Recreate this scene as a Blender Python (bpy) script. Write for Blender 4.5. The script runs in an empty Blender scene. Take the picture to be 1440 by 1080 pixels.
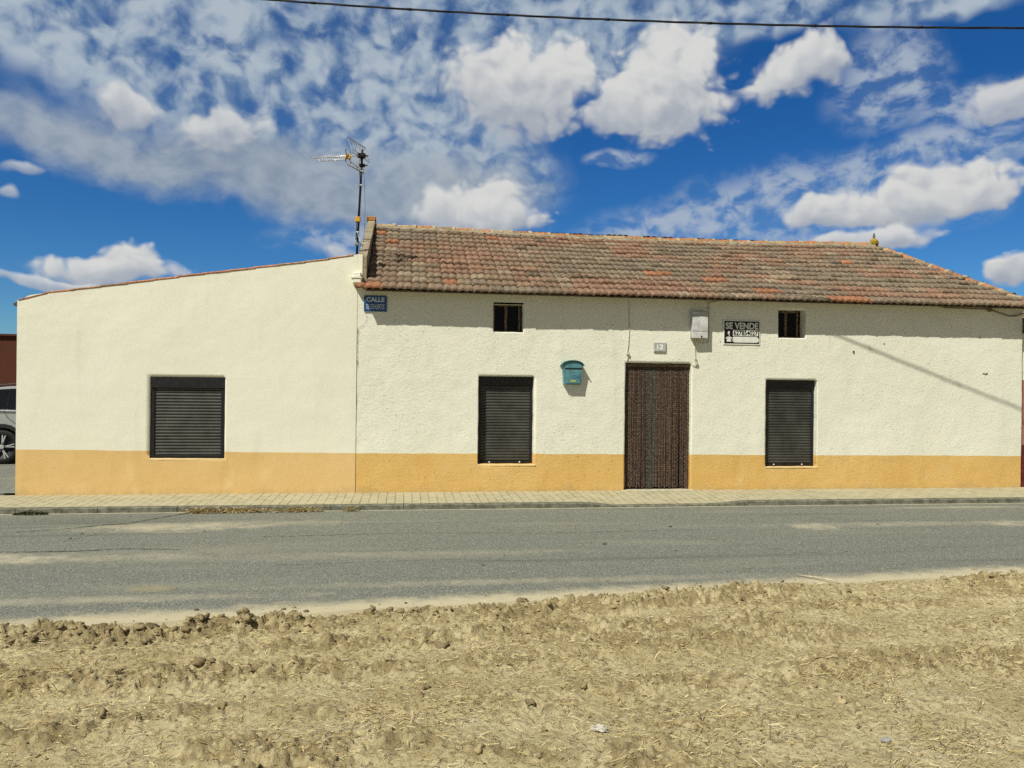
import bpy, math, random
import numpy as np
from mathutils import Matrix, Vector
random.seed(7); rng = np.random.default_rng(7)
S = bpy.context.scene
COL = S.collection

# ------------------------------------------------------------------ helpers
_T = [np.random.default_rng(100+i).random((256, 256)) for i in range(8)]
def vnoise(x, y, seed=0):
    t = _T[seed % 8]
    xi = np.floor(x).astype(int); yi = np.floor(y).astype(int)
    fx = x-xi; fy = y-yi; fx = fx*fx*(3-2*fx); fy = fy*fy*(3-2*fy)
    o = (seed//8)*37
    g = lambda a, b: t[(a+o) & 255, (b+o) & 255]
    return (g(xi, yi)*(1-fx)+g(xi+1, yi)*fx)*(1-fy)+(g(xi, yi+1)*(1-fx)+g(xi+1, yi+1)*fx)*fy
def fbm(x, y, s, octv=4, seed=0, gain=.5):
    r = 0; a = 1; n = 0
    x = np.asarray(x, float)*s+13.7*seed; y = np.asarray(y, float)*s+5.3*seed
    for i in range(octv):
        r = r+a*vnoise(x, y, seed+i); n += a; a *= gain; x = x*2.03+7.1; y = y*2.03+3.9
    return r/n
def sstep(a, b, x):
    t = np.clip((x-a)/(b-a), 0, 1); return t*t*(3-2*t)

def mk(name, v, f, mat, parent=None, smooth=False, col=None, mats=None, fmat=None):
    me = bpy.data.meshes.new(name)
    v = np.asarray(v, dtype=np.float32)
    if isinstance(f, np.ndarray):
        nf, k = f.shape
        me.vertices.add(len(v)); me.vertices.foreach_set('co', v.ravel())
        me.loops.add(nf*k); me.loops.foreach_set('vertex_index', f.astype(np.int32).ravel())
        me.polygons.add(nf); me.polygons.foreach_set('loop_start', np.arange(0, nf*k, k, dtype=np.int32))
        me.update(calc_edges=True)
    else:
        me.from_pydata(v.tolist(), [], [list(q) for q in f]); me.update()
    if smooth: me.polygons.foreach_set('use_smooth', np.ones(len(me.polygons), dtype=bool))
    if mats:
        for m in mats: me.materials.append(m)
        if fmat is not None: me.polygons.foreach_set('material_index', np.asarray(fmat, dtype=np.int32))
    elif mat: me.materials.append(mat)
    if col is not None:
        a = me.color_attributes.new('tint', 'FLOAT_COLOR', 'POINT')
        c = np.ones((len(v), 4), dtype=np.float32); c[:, :3] = np.asarray(col, dtype=np.float32).reshape(-1, 3)
        a.data.foreach_set('color', c.ravel())
    o = bpy.data.objects.new(name, me); COL.objects.link(o)
    if parent: o.parent = parent
    return o
def tag(o, label, cat, group=None, kind=None):
    o['label'] = label; o['category'] = cat
    if group: o['group'] = group
    if kind: o['kind'] = kind
    return o
def empty(name, loc, label, cat, group=None):
    o = bpy.data.objects.new(name, None); COL.objects.link(o); o.location = loc; o.empty_display_size = .1
    return tag(o, label, cat, group)
def struct(o, kind='structure'):
    o['kind'] = kind; return o

class MB:
    """collects shapes in WORLD coordinates; build() shifts them to the parent's origin"""
    def __init__(s): s.v = []; s.f = []; s.c = []; s.cc = (1, 1, 1); s.sm = False
    def add(s, v, f, c=None):
        b = len(s.v); s.v += [tuple(q) for q in v]; s.f += [tuple(i+b for i in q) for q in f]
        s.c += [c or s.cc]*len(v); return s
    def box(s, x0, x1, y0, y1, z0, z1, c=None):
        v = [(x, y, z) for z in (z0, z1) for y in (y0, y1) for x in (x0, x1)]
        return s.add(v, [(0, 2, 3, 1), (4, 5, 7, 6), (0, 1, 5, 4), (2, 6, 7, 3), (0, 4, 6, 2), (1, 3, 7, 5)], c)
    def bbox(s, x0, x1, y0, y1, z0, z1, b=.004, c=None):
        """box whose front (-y) face has chamfered edges"""
        v = [(x0, y1, z0), (x1, y1, z0), (x1, y1, z1), (x0, y1, z1), (x0, y0+b, z0), (x1, y0+b, z0), (x1, y0+b, z1), (x0, y0+b, z1),
             (x0+b, y0, z0+b), (x1-b, y0, z0+b), (x1-b, y0, z1-b), (x0+b, y0, z1-b)]
        f = [(0, 3, 2, 1), (8, 9, 10, 11), (4, 5, 9, 8), (5, 6, 10, 9), (6, 7, 11, 10), (7, 4, 8, 11),
             (0, 1, 5, 4), (1, 2, 6, 5), (2, 3, 7, 6), (3, 0, 4, 7)]
        return s.add(v, f, c)
    def tube(s, pts, r, n=8, c=None, cap=True):
        pts = [Vector(p) for p in pts]; rs = r if isinstance(r, (list, tuple)) else [r]*len(pts)
        v = []; f = []; up = None
        for i, p in enumerate(pts):
            d = (pts[min(i+1, len(pts)-1)]-pts[max(i-1, 0)]).normalized()
            if up is None:
                up = Vector((0, 0, 1)) if abs(d.z) < .9 else Vector((1, 0, 0))
            a = d.cross(up).normalized(); b = a.cross(d).normalized(); up = b
            for k in range(n):
                t = 2*math.pi*k/n; v.append(p+(a*math.cos(t)+b*math.sin(t))*rs[i])
        for i in range(len(pts)-1):
            for k in range(n):
                k2 = (k+1) % n; f.append((i*n+k, i*n+k2, (i+1)*n+k2, (i+1)*n+k))
        if cap:
            f.append(tuple(range(n-1, -1, -1))); m = (len(pts)-1)*n; f.append(tuple(range(m, m+n)))
        return s.add(v, f, c)
    def prism(s, poly, y0, y1, c=None):
        """polygon in xz extruded along y"""
        n = len(poly)
        v = [(x, y0, z) for x, z in poly]+[(x, y1, z) for x, z in poly]
        f = [tuple(range(n)), tuple(range(2*n-1, n-1, -1))]+[(i, i+n, (i+1) % n+n, (i+1) % n) for i in range(n)]
        return s.add(v, f, c)
    def prismx(s, poly, x0, x1, c=None):
        n = len(poly)
        v = [(x0, y, z) for y, z in poly]+[(x1, y, z) for y, z in poly]
        f = [tuple(range(n)), tuple(range(2*n-1, n-1, -1))]+[(i, i+n, (i+1) % n+n, (i+1) % n) for i in range(n)]
        return s.add(v, f, c)
    def lathe(s, prof, cx, cy, z0, n=16, axis='z', c=None):
        v = []; f = []
        for r, h in prof:
            for k in range(n):
                t = 2*math.pi*k/n
                if axis == 'z': v.append((cx+r*math.cos(t), cy+r*math.sin(t), z0+h))
                else: v.append((cx+r*math.cos(t), cy+h, z0+r*math.sin(t)))
        for i in range(len(prof)-1):
            for k in range(n):
                k2 = (k+1) % n; f.append((i*n+k, i*n+k2, (i+1)*n+k2, (i+1)*n+k))
        return s.add(v, f, c)
    def build(s, name, mat, parent=None, smooth=False, col=False):
        v = np.array(s.v, dtype=float)
        off = Vector((0, 0, 0)); p = parent
        while p is not None: off += p.location; p = p.parent
        o = mk(name, v-np.array(off), s.f, mat, parent, smooth, s.c if col else None)
        return o
def finish(o, smooth_angle=None):
    import bmesh
    bm = bmesh.new(); bm.from_mesh(o.data); bmesh.ops.recalc_face_normals(bm, faces=bm.faces); bm.to_mesh(o.data); bm.free()
    return o

# ------------------------------------------------------------------ materials
class N:
    def __init__(s, name):
        s.m = bpy.data.materials.new(name); s.m.use_nodes = True; s.t = s.m.node_tree; s.t.nodes.clear()
        s.out = s.t.nodes.new('ShaderNodeOutputMaterial'); s.p = s.n('ShaderNodeBsdfPrincipled')
        s.t.links.new(s.p.outputs[0], s.out.inputs[0]); s.p.inputs['Roughness'].default_value = .8
        s.p.inputs['Specular IOR Level'].default_value = .3
    def n(s, ty, **kw):
        k = s.t.nodes.new(ty)
        for a, b in kw.items(): setattr(k, a, b)
        return k
    def l(s, a, b): s.t.links.new(a, b)
    def set(s, sock, v):
        if isinstance(v, bpy.types.NodeSocket): s.l(v, sock)
        else: sock.default_value = v
    def coord(s, scale=(1, 1, 1), kind='Object'):
        c = s.n('ShaderNodeTexCoord'); m = s.n('ShaderNodeMapping'); s.l(c.outputs[kind], m.inputs[0]); m.inputs['Scale'].default_value = scale
        return m.outputs[0]
    def noise(s, vec, scale, det=4, rough=.55, out='Fac'):
        k = s.n('ShaderNodeTexNoise'); s.l(vec, k.inputs['Vector']); k.inputs['Scale'].default_value = scale
        k.inputs['Detail'].default_value = det; k.inputs['Roughness'].default_value = rough; return k.outputs[out]
    def vor(s, vec, scale, feature='F1', out='Distance', rnd=1):
        k = s.n('ShaderNodeTexVoronoi', feature=feature); s.l(vec, k.inputs['Vector']); k.inputs['Scale'].default_value = scale
        k.inputs['Randomness'].default_value = rnd; return k.outputs[out]
    def ramp(s, fac, a, b, lo=0., hi=1., smooth=True):
        k = s.n('ShaderNodeMapRange'); k.interpolation_type = 'SMOOTHSTEP' if smooth else 'LINEAR'
        s.set(k.inputs[0], fac); k.inputs[1].default_value = a; k.inputs[2].default_value = b; k.inputs[3].default_value = lo; k.inputs[4].default_value = hi
        return k.outputs[0]
    def mix(s, f, a, b, mode='MIX'):
        k = s.n('ShaderNodeMix', data_type='RGBA', blend_type=mode); s.set(k.inputs[0], f)
        for i, q in ((6, a), (7, b)):
            if isinstance(q, tuple): k.inputs[i].default_value = q+(1,) if len(q) == 3 else q
            else: s.l(q, k.inputs[i])
        return k.outputs[2]
    def math(s, op, a, b=0., c=0.):
        k = s.n('ShaderNodeMath', operation=op); s.set(k.inputs[0], a); s.set(k.inputs[1], b); s.set(k.inputs[2], c); return k.outputs[0]
    def bump(s, h, strength, dist, prev=None):
        k = s.n('ShaderNodeBump'); s.l(h, k.inputs['Height']); k.inputs['Strength'].default_value = strength; k.inputs['Distance'].default_value = dist
        if prev is not None: s.l(prev, k.inputs['Normal'])
        return k.outputs[0]
    def base(s, c):
        if isinstance(c, tuple): s.p.inputs['Base Color'].default_value = c+(1,)
        else: s.l(c, s.p.inputs['Base Color'])
    def nrm(s, b): s.l(b, s.p.inputs['Normal'])
    def attr(s, name='tint'):
        k = s.n('ShaderNodeAttribute'); k.attribute_name = name; return k.outputs['Color']
def plain(name, c, rough=.6, metal=0., spec=.4, var=.12, nscale=9):
    k = N(name); v = k.coord()
    d = tuple(q*(1-var*2) for q in c); e = tuple(min(1, q*(1+var)) for q in c)
    k.base(k.mix(k.ramp(k.noise(v, nscale, 5), .3, .7), d, e))
    k.p.inputs['Roughness'].default_value = rough; k.p.inputs['Metallic'].default_value = metal; k.p.inputs['Specular IOR Level'].default_value = spec
    return k.m
def tinted(name, rough=.85, var=.2, nscale=40, spec=.2):
    k = N(name); v = k.coord(); n = k.ramp(k.noise(v, nscale, 4), .25, .75, 1-var, 1+var)
    g = k.n('ShaderNodeVectorMath', operation='SCALE'); k.l(k.attr(), g.inputs[0]); k.l(n, g.inputs['Scale'])
    k.base(g.outputs[0]); k.p.inputs['Roughness'].default_value = rough; k.p.inputs['Specular IOR Level'].default_value = spec
    return k.m

def stucco(name, ca, cb, rough_wall, stain=None):
    k = N(name); v = k.coord()
    big = k.ramp(k.noise(v, .7, 5, .6), .3, .7)
    c = k.mix(big, ca, cb)
    vs = k.coord((1.6, 1, .35)); streak = k.ramp(k.noise(vs, 2.2, 5, .6), .52, .75, 0, .35)
    c = k.mix(streak, c, tuple(q*.84 for q in ca))
    if stain:
        st = k.ramp(k.noise(k.coord((1, 1, .6)), 3.1, 6, .65), .5, .72, 0, .55)
        c = k.mix(st, c, stain)
    fine = k.noise(v, 60, 4, .6)
    if rough_wall:
        patch = k.ramp(k.noise(v, 1.1, 3, .6), .38, .62)
        pz = k.coord((1, 1, 1.7))
        chips = k.math('MULTIPLY', k.ramp(k.noise(pz, 20, 5, .7), .595, .66), patch)
        c = k.mix(k.math('MULTIPLY', chips, .58), c, tuple(q*.45 for q in ca))
        lump = k.noise(pz, 14, 6, .68)
        b = k.bump(k.noise(v, 2.5, 3), .15, .03)
        b = k.bump(lump, .38, .016, b)
        b = k.bump(chips, .6, .007, b)
        b = k.bump(k.noise(pz, 38, 5, .75), .40, .007, b)
        b = k.bump(k.noise(v, 110, 3, .6), .4, .004, b)
    else:
        b = k.bump(k.noise(v, 3, 3), .25, .02)
        b = k.bump(fine, .07, .002, b)
        c = k.mix(k.ramp(k.noise(v, 30, 5), .55, .75, 0, .10), c, tuple(q*.6 for q in ca))
    if stain:
        sz = k.n('ShaderNodeSeparateXYZ'); k.l(v, sz.inputs[0])
        zz = k.math('ADD', sz.outputs[2], k.math('MULTIPLY', k.math('SUBTRACT', k.noise(k.coord((1, 1, .5)), 2.3, 7, .8), .5), .60))
        c = k.mix(k.ramp(zz, .10, -.04, 0, .36), c, (.36, .29, .15))
        c = k.mix(k.ramp(k.noise(v, 9, 7, .75), .60, .68, 0, .30), c, tuple(q*.62 for q in ca))
    k.base(c); k.nrm(b); k.p.inputs['Roughness'].default_value = .92; k.p.inputs['Specular IOR Level'].default_value = .15
    return k.m

M = {}
M['cream_rough'] = stucco('cream_rough_render', (.745, .745, .62), (.785, .785, .67), True)
M['cream_smooth'] = stucco('cream_smooth_render', (.765, .755, .615), (.80, .79, .665), False)
M['ochre_rough'] = stucco('ochre_rough_paint', (.64, .405, .125), (.69, .46, .17), True, (.68, .50, .22))
M['ochre_smooth'] = stucco('ochre_smooth_paint', (.67, .455, .185), (.71, .495, .225), False, (.75, .56, .27))
M['metal_dark'] = plain('black_shutter_frame', (.012, .012, .014), .45, 0, .4, .25)
M['slat'] = plain('charcoal_slats', (.052, .053, .046), .5, 0, .35, .18, 4)
M['wood'] = plain('old_brown_wood', (.17, .115, .065), .7, 0, .3, .3, 20)
M['eavewood'] = plain('eave_board_wood', (.12, .085, .05), .85, 0, .2, .3, 14)
M['white'] = plain('white_plastic', (.75, .76, .74), .5)
M['sill'] = plain('painted_sill', (.76, .62, .36), .9, 0, .2, .08)
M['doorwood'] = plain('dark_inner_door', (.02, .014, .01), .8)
M['steel'] = plain('galvanised_metal', (.45, .46, .46), .4, .7, .5)
M['aerial'] = plain('aerial_aluminium', (.62, .63, .62), .4, .5, .5)
M['mast'] = plain('dark_mast', (.022, .02, .03), .5, .2)
M['yellow'] = plain('yellow_plastic', (.62, .33, .03), .5)
M['black'] = plain('black_rubber', (.010, .010, .011), .7, 0, .3)
M['cablecream'] = plain('cream_cable', (.55, .54, .44), .7)
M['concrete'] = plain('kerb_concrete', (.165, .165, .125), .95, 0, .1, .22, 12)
k = N('window_glass'); k.base((.006, .006, .008)); k.p.inputs['Roughness'].default_value = .15; k.p.inputs['Specular IOR Level'].default_value = .12
M['glass'] = k.m
M['strand'] = tinted('curtain_strands', .6, .25, 60, .35)
M['straw'] = tinted('dry_straw', .8, .15, 30)
M['tint'] = tinted('mixed_small_matter', .9, .2, 60)
M['leaf'] = tinted('weed_leaves', .7, .25, 60)

# roof tiles: the colour of each tile is stored with it, lichen and grain on top
k = N('clay_tiles'); v = k.coord()
g = k.n('ShaderNodeVectorMath', operation='SCALE'); k.l(k.attr(), g.inputs[0]); k.l(k.ramp(k.noise(v, 30, 6, .8), .32, .68, .45, 1.5), g.inputs['Scale'])
c = k.mix(k.ramp(k.noise(v, 20, 6, .75), .55, .66, 0, .45), g.outputs[0], (.31, .27, .19))
c = k.mix(k.ramp(k.noise(v, 23, 6, .75), .55, .66, 0, .65), c, (.075, .062, .045))
c = k.mix(k.ramp(k.noise(k.coord((1.3, 1.3, 1.3)), 9, 5, .7), .66, .74, 0, .5), c, (.40, .27, .08))
k.base(c); k.nrm(k.bump(k.noise(v, 70, 5, .7), .7, .008)); k.p.inputs['Roughness'].default_value = .95; k.p.inputs['Specular IOR Level'].default_value = .1
M['tile'] = k.m
k = N('lichen_mortar'); v = k.coord()
c = k.mix(k.ramp(k.noise(v, 9, 6, .7), .35, .65), (.20, .175, .125), (.36, .31, .21))
c = k.mix(k.ramp(k.noise(v, 14, 5, .7), .55, .65), c, (.38, .22, .06)); c = k.mix(k.ramp(k.noise(v, 22, 5, .7), .6, .68), c, (.08, .07, .05))
k.base(c); k.nrm(k.bump(k.noise(v, 30, 6, .7), .8, .02)); k.p.inputs['Roughness'].default_value = .97
M['mortar'] = k.m

# asphalt
def asphalt(name, patches=True):
    k = N(name); v = k.coord()
    grain = k.noise(v, 80, 5, .8); cell = k.vor(v, 115, out='Color')
    sep = k.n('ShaderNodeSeparateColor'); k.l(cell, sep.inputs[0])
    c = k.mix(k.ramp(grain, .30, .70), (.078, .085, .071), (.225, .235, .200))
    c = k.mix(k.ramp(sep.outputs[0], .74, .94, 0, .62, False), c, (.42, .42, .34))
    c = k.mix(k.ramp(sep.outputs[1], .80, .97, 0, .5, False), c, (.05, .052, .045))
    # dust smeared along the lane
    vs = k.coord((.22, 1.5, 1)); d1 = k.ramp(k.noise(vs, 1.1, 6, .65), .50, .75, 0, .42)
    c = k.mix(d1, c, (.30, .29, .215))
    c = k.mix(k.ramp(k.noise(k.coord((.10, 2.4, 1)), 1.3, 5, .6), .56, .70, 0, .35), c, (.085, .09, .078))
    if patches:
        co = k.coord()
        nz = k.noise(co, 5, 6, .7)
        sx = k.n('ShaderNodeSeparateXYZ'); k.l(co, sx.inputs[0])
        def spot(cx, cy, rx, ry, amt, colr=(.52, .47, .33)):
            a = k.math('POWER', k.math('DIVIDE', k.math('SUBTRACT', sx.outputs[0], cx), rx), 2.)
            b = k.math('POWER', k.math('DIVIDE', k.math('SUBTRACT', sx.outputs[1], cy), ry), 2.)
            r = k.math('ADD', k.math('ADD', a, b), k.math('MULTIPLY', k.math('SUBTRACT', nz, .2), 6.))
            nonlocal c
            c = k.mix(k.ramp(r, .4, 4.2, amt, 0), c, colr)
        spot(-2.85, -2.2, .9, .26, .62); spot(-2.2, -2.05, 1.3, .22, .35); spot(-4.45, -3.75, .85, .28, .8); spot(-3.3, -3.8, 1.2, .16, .45)
        spot(-2.6, -5.35, 1.6, .10, .45); spot(5.15, -2.75, .22, .22, .7); spot(7.9, -2.75, .28, .20, .6); spot(6.4, -2.7, 1.6, .14, .35)
        spot(8.2, -1.45, .9, .07, .5); spot(1.2, -5.1, 2.2, .09, .35); spot(.0, -3.9, 1.5, .12, .25)
        spot(-3.9, -1.7, 1.4, .35, .5, (.10, .105, .09)); spot(-2.1, -5.05, .16, .10, .6, (.33, .29, .14))
        # fine sand gathered against the kerb
        c = k.mix(k.ramp(k.math('ADD', sx.outputs[1], k.math('MULTIPLY', nz, .10)), -1.145, -1.085, 0, .85), c, (.50, .46, .32))
        # ... and towards the field
        e = k.math('SUBTRACT', k.math('SUBTRACT', k.math('MULTIPLY', k.math('MINIMUM', k.math('MAXIMUM', sx.outputs[0], -25.), 20.), .094), 5.75), sx.outputs[1])
        c = k.mix(k.ramp(k.math('ADD', e, k.math('MULTIPLY', nz, .45)), -.10, .22, 0, .95), c, (.50, .45, .30))
    k.base(c); b = k.bump(grain, .6, .006); k.nrm(k.bump(cell, .25, .004, b)); k.p.inputs['Roughness'].default_value = .9; k.p.inputs['Specular IOR Level'].default_value = .2
    return k.m
M['road'] = asphalt('asphalt'); M['street'] = asphalt('side_street_asphalt', False)
k = N('crack_dark'); k.base((.035, .035, .03)); k.p.inputs['Roughness'].default_value = 1; M['crack'] = k.m

# paving: brick-like blocks with the long side across the pavement
k = N('paving_blocks'); cc = k.n('ShaderNodeTexCoord'); mp = k.n('ShaderNodeMapping'); k.l(cc.outputs['Object'], mp.inputs[0]); mp.inputs['Rotation'].default_value = (0, 0, math.pi/2)
bt = k.n('ShaderNodeTexBrick'); k.l(mp.outputs[0], bt.inputs['Vector']); bt.inputs['Scale'].default_value = 1
bt.inputs['Color1'].default_value = (.40, .37, .245, 1); bt.inputs['Color2'].default_value = (.35, .325, .21, 1); bt.inputs['Mortar'].default_value = (.17, .15, .09, 1)
bt.inputs['Brick Width'].default_value = .26; bt.inputs['Row Height'].default_value = .122; bt.inputs['Mortar Size'].default_value = .0065; bt.inputs['Mortar Smooth'].default_value = .3
v = k.coord(); c = k.mix(k.ramp(k.noise(v, 3, 6, .75), .42, .62, 0, .75), bt.outputs[0], (.43, .395, .27))
c = k.mix(k.ramp(k.noise(v, 24, 5, .7), .55, .7, 0, .3), c, (.28, .25, .16))
k.base(c); b = k.bump(bt.outputs['Fac'], .7, -.006); k.nrm(k.bump(k.noise(v, 50, 4), .4, .004, b)); k.p.inputs['Roughness'].default_value = .95
M['paving'] = k.m

# soil
k = N('dry_soil'); v = k.coord()
a = k.attr(); sp = k.n('ShaderNodeSeparateColor'); k.l(a, sp.inputs[0])
c = k.mix(k.ramp(k.noise(v, 2.2, 6, .7), .35, .65), (.415, .352, .19), (.555, .485, .295))
c = k.mix(k.ramp(k.noise(v, 34, 6, .75), .46, .64, 0, .7), c, (.235, .185, .08))
c = k.mix(k.ramp(k.noise(v, 85, 3, .7), .56, .68, 0, .65), c, (.56, .485, .30))
c = k.mix(k.math('MULTIPLY', sp.outputs[0], .8), c, (.24, .185, .095))        # freshly turned earth
c = k.mix(sp.outputs[1], c, (.50, .44, .28))         # blown sand by the road
c = k.mix(k.ramp(k.noise(v, 150, 2, .6), .60, .70, 0, .5), c, (.09, .065, .03))
k.base(c); b = k.bump(k.noise(v, 50, 5, .7), .8, .020); k.nrm(k.bump(k.noise(v, 140, 3, .7), .6, .006, b)); k.p.inputs['Roughness'].default_value = 1; k.p.inputs['Specular IOR Level'].default_value = .05
M['soil'] = k.m
k = N('dusty_ground'); v = k.coord(); c = k.mix(k.ramp(k.noise(v, .4, 8, .7), .4, .6), (.30, .25, .14), (.22, .19, .11)); k.base(c); k.nrm(k.bump(k.noise(v, 3, 8, .7), .7, .1)); M['ground'] = k.m

# ------------------------------------------------------------------ ground, road, pavement
EDGE = lambda x: -5.75+.094*np.clip(x, -25, 20)
def sheet(name, x0, x1, y0, y1, z, mat):
    return struct(mk(name, [(x0, y0, z), (x1, y0, z), (x1, y1, z), (x0, y1, z)], [(0, 1, 2, 3)], mat))
sheet('ground', -900, 900, -900, 900, -.22, M['ground'])
rx = [-70, -25, -5, 10, 20, 70]
struct(mk('road', [(x, float(EDGE(x))-.16, -.085) for x in rx]+[(x, -1.12, -.085) for x in rx], [(i, i+1, i+7, i+6) for i in range(5)], M['road']))
struct(mk('side_street', [(-40, .42, -.025), (-5.45, .42, -.025), (-5.45, 4.2, -.025), (9, 4.2, -.025), (9, 30, -.025), (-40, 30, -.025), (-40, 4.2, -.025)],
          [(0, 1, 2, 6), (6, 2, 3, 4, 5)], M['street']))
def ramp_x(x):    # dropped kerb in front of the door
    return sstep(2.5, 3.1, x)*(1-sstep(4.45, 5.15, x))
xs = np.concatenate([np.arange(-40, -7, 3.), np.arange(-7, 12, .1), np.arange(12, 41, 3.)]); ys = np.linspace(.02, -1.0, 12)
X, Y = np.meshgrid(xs, ys)
Z = .016*Y+.004*(fbm(X, Y, 1.3, 3, 2)-.5)*(Y < -.05)-.042*ramp_x(X)*sstep(0, -1.0, Y)
def gridfaces(ny, nx):
    i = np.arange((ny-1)*(nx-1)); r = i//(nx-1); q = i % (nx-1); a = r*nx+q
    return np.stack([a, a+nx, a+nx+1, a+1], 1)
struct(mk('pavement', np.stack([X, Y, Z], -1).reshape(-1, 3), gridfaces(len(ys), len(xs)), M['paving'], smooth=True))
kb = MB()
x = -40.0
while x < 40:
    L = 1.0; n = 10
    pts = [x+.004+(L-.008)*i/n for i in range(n+1)]; j = random.uniform(-.003, .003)
    v = []
    for p in pts:
        zt = -.016-.042*float(ramp_x(np.array(p)))+j+random.uniform(-.0012, .0012)
        jj = random.uniform(-.003, .003)
        v += [(p, -1.0, zt-.05), (p, -1.0, zt), (p, -1.105+jj, zt), (p, -1.12+jj, zt-.012), (p, -1.125+jj, -.14)]
    f = [(i*5+q, (i+1)*5+q, (i+1)*5+q+1, i*5+q+1) for i in range(n) for q in range(4)]+[(0, 1, 2, 3, 4), tuple(n*5+q for q in (4, 3, 2, 1, 0))]
    kb.add(v, f); x += L
struct(finish(kb.build('kerb', M['concrete'])))
# sunken dark concrete channel between the pavement and the side street
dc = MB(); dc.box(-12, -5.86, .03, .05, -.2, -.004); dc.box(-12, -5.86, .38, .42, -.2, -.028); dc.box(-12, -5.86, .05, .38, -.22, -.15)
struct(dc.build('sunken_channel', M['concrete']))

# cracks in the asphalt (thin ragged strips)
cr = MB()
def crack(pts, w0, w1):
    P = [Vector((p[0], p[1], 0)) for p in pts]; path = []
    for a, b in zip(P[:-1], P[1:]):
        n = max(2, int((b-a).length/.04))
        for i in range(n): path.append(a.lerp(b, i/n)+Vector((0, random.uniform(-.014, .014), 0)))
    path.append(P[-1]); n = len(path); v = []
    for i, p in enumerate(path):
        w = (w0+(w1-w0)*i/n)*random.uniform(.3, 1.4); v += [(p.x, p.y-w, -.081), (p.x, p.y+w, -.081)]
    cr.add(v, [(2*i, 2*i+2, 2*i+3, 2*i+1) for i in range(n-1)])
crack([(-2.78, -1.16), (-3.0, -1.42), (-3.35, -1.95), (-3.6, -2.0), (-3.95, -2.25), (-4.4, -2.4)], .024, .007)
crack([(-3.3, -1.92), (-3.35, -2.3), (-3.5, -2.7), (-3.65, -2.95)], .014, .005)
crack([(-4.5, -3.55), (-4.0, -3.48), (-3.4, -3.5), (-2.9, -3.42), (-2.3, -3.5)], .010, .005)
crack([(5.2, -1.5), (5.6, -2.2), (6.4, -2.6), (6.9, -3.5)], .004, .002); crack([(-1.6, -2.9), (0, -2.8), (1.9, -2.95), (3.6, -2.85)], .005, .003)
crack([(-1.2, -4.3), (0.3, -4.2), (1.4, -4.35)], .003, .002); crack([(3.3, -3.2), (3.7, -3.7), (4.4, -4.3)], .003, .002)
struct(cr.build('road_crack', M['crack']))

# ---- field of dry soil
xs = np.concatenate([np.arange(-60, -6, 1.5), np.arange(-6, -4.5, .05), np.arange(-4.5, 8.5, .0125), np.arange(8.5, 10, .05), np.arange(10, 60, 1.5)])
tt = np.concatenate([np.arange(-.05, 3.1, .011), np.arange(3.1, 4.5, .05), np.arange(4.5, 60, 1.5)])
X, T = np.meshgrid(xs, tt); Y = EDGE(X)-T
def field_h(X, T):
    Yw = T
    edge = sstep(.0, .10, T+.05*(fbm(X, T, 3, 3, 3)-.5)*2)
    left = sstep(3.0, -2.5, X)
    start = .06+.20*left
    body = sstep(start, start+.22, T+.12*(fbm(X, T, 2.2, 4, 5)-.5)*2)
    rough = np.clip(fbm(X*.5, (T-.10*X)*1.5, 1.5, 4, 6)*3.2-1.12+.34*np.sin(T*11.5+2.2*fbm(X, T, .8, 2, 2)*3), .14, 1)         # patches of turned earth, stretched along the rows
    bank = np.exp(-((T-.42-.1*left)/.16)**2)*(.35+.65*left)
    rough = np.clip(rough+bank*.9, 0, 1.3)
    und = (fbm(X, T, .55, 3, 1)-.5)*.10+(fbm(X*.45, T-.12*X, 2.4, 3, 4)-.5)*.07
    rid = 1-np.abs(fbm(X+.02*np.sin(T*40), T, 9, 3, 2)*2-1)
    wx = X+.05*(fbm(X, T, 5, 2, 3)-.5); wt = T+.05*(fbm(X, T, 5, 2, 5)-.5)
    lump = .044*np.tanh(np.clip(fbm(wx*.85, wt*1.1, 12, 5, 7, .62)-.47, 0, 1)*9)*(.55+.45*fbm(X, T, 3, 2, 4)*1.4)+.024*np.tanh(np.clip(fbm(wx, wt, 34, 3, 6, .6)-.50, 0, 1)*10)
    fine = (fbm(X, T, 40, 2, 9, .7)-.5)*.022+.010*np.sin(T*11.5+2.2*fbm(X, T, .8, 2, 2)*3)
    h = -.105+edge*.026+body*(.012+und*.8+rough*(lump+.012*rid)+fine*(.45+rough))+bank*.030*body
    return h, body, rough, left
Z, body, rough, left = field_h(X, T)
Z = np.where(T > 4.4, np.maximum(Z, -.1), Z)
dark = np.clip((sstep(.2, .8, rough)*.95*sstep(.42, .58, fbm(X, T, 22, 4, 6))+.18*sstep(.5, .62, fbm(X, T, 40, 3, 1)))*body+.35*np.exp(-((T-.45)/.2)**2)*left, 0, .95)
sand = (1-sstep(.02, .8, body))
col = np.stack([dark, sand, rough], -1).reshape(-1, 3)
struct(mk('field', np.stack([X, Y, Z], -1).reshape(-1, 3), gridfaces(len(tt), len(xs)), M['soil'], smooth=True, col=col))
def fh(x, t):
    h, b, r, l = field_h(np.array([[x]]), np.array([[t]])); return float(h[0, 0]), float(r[0, 0])

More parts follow.
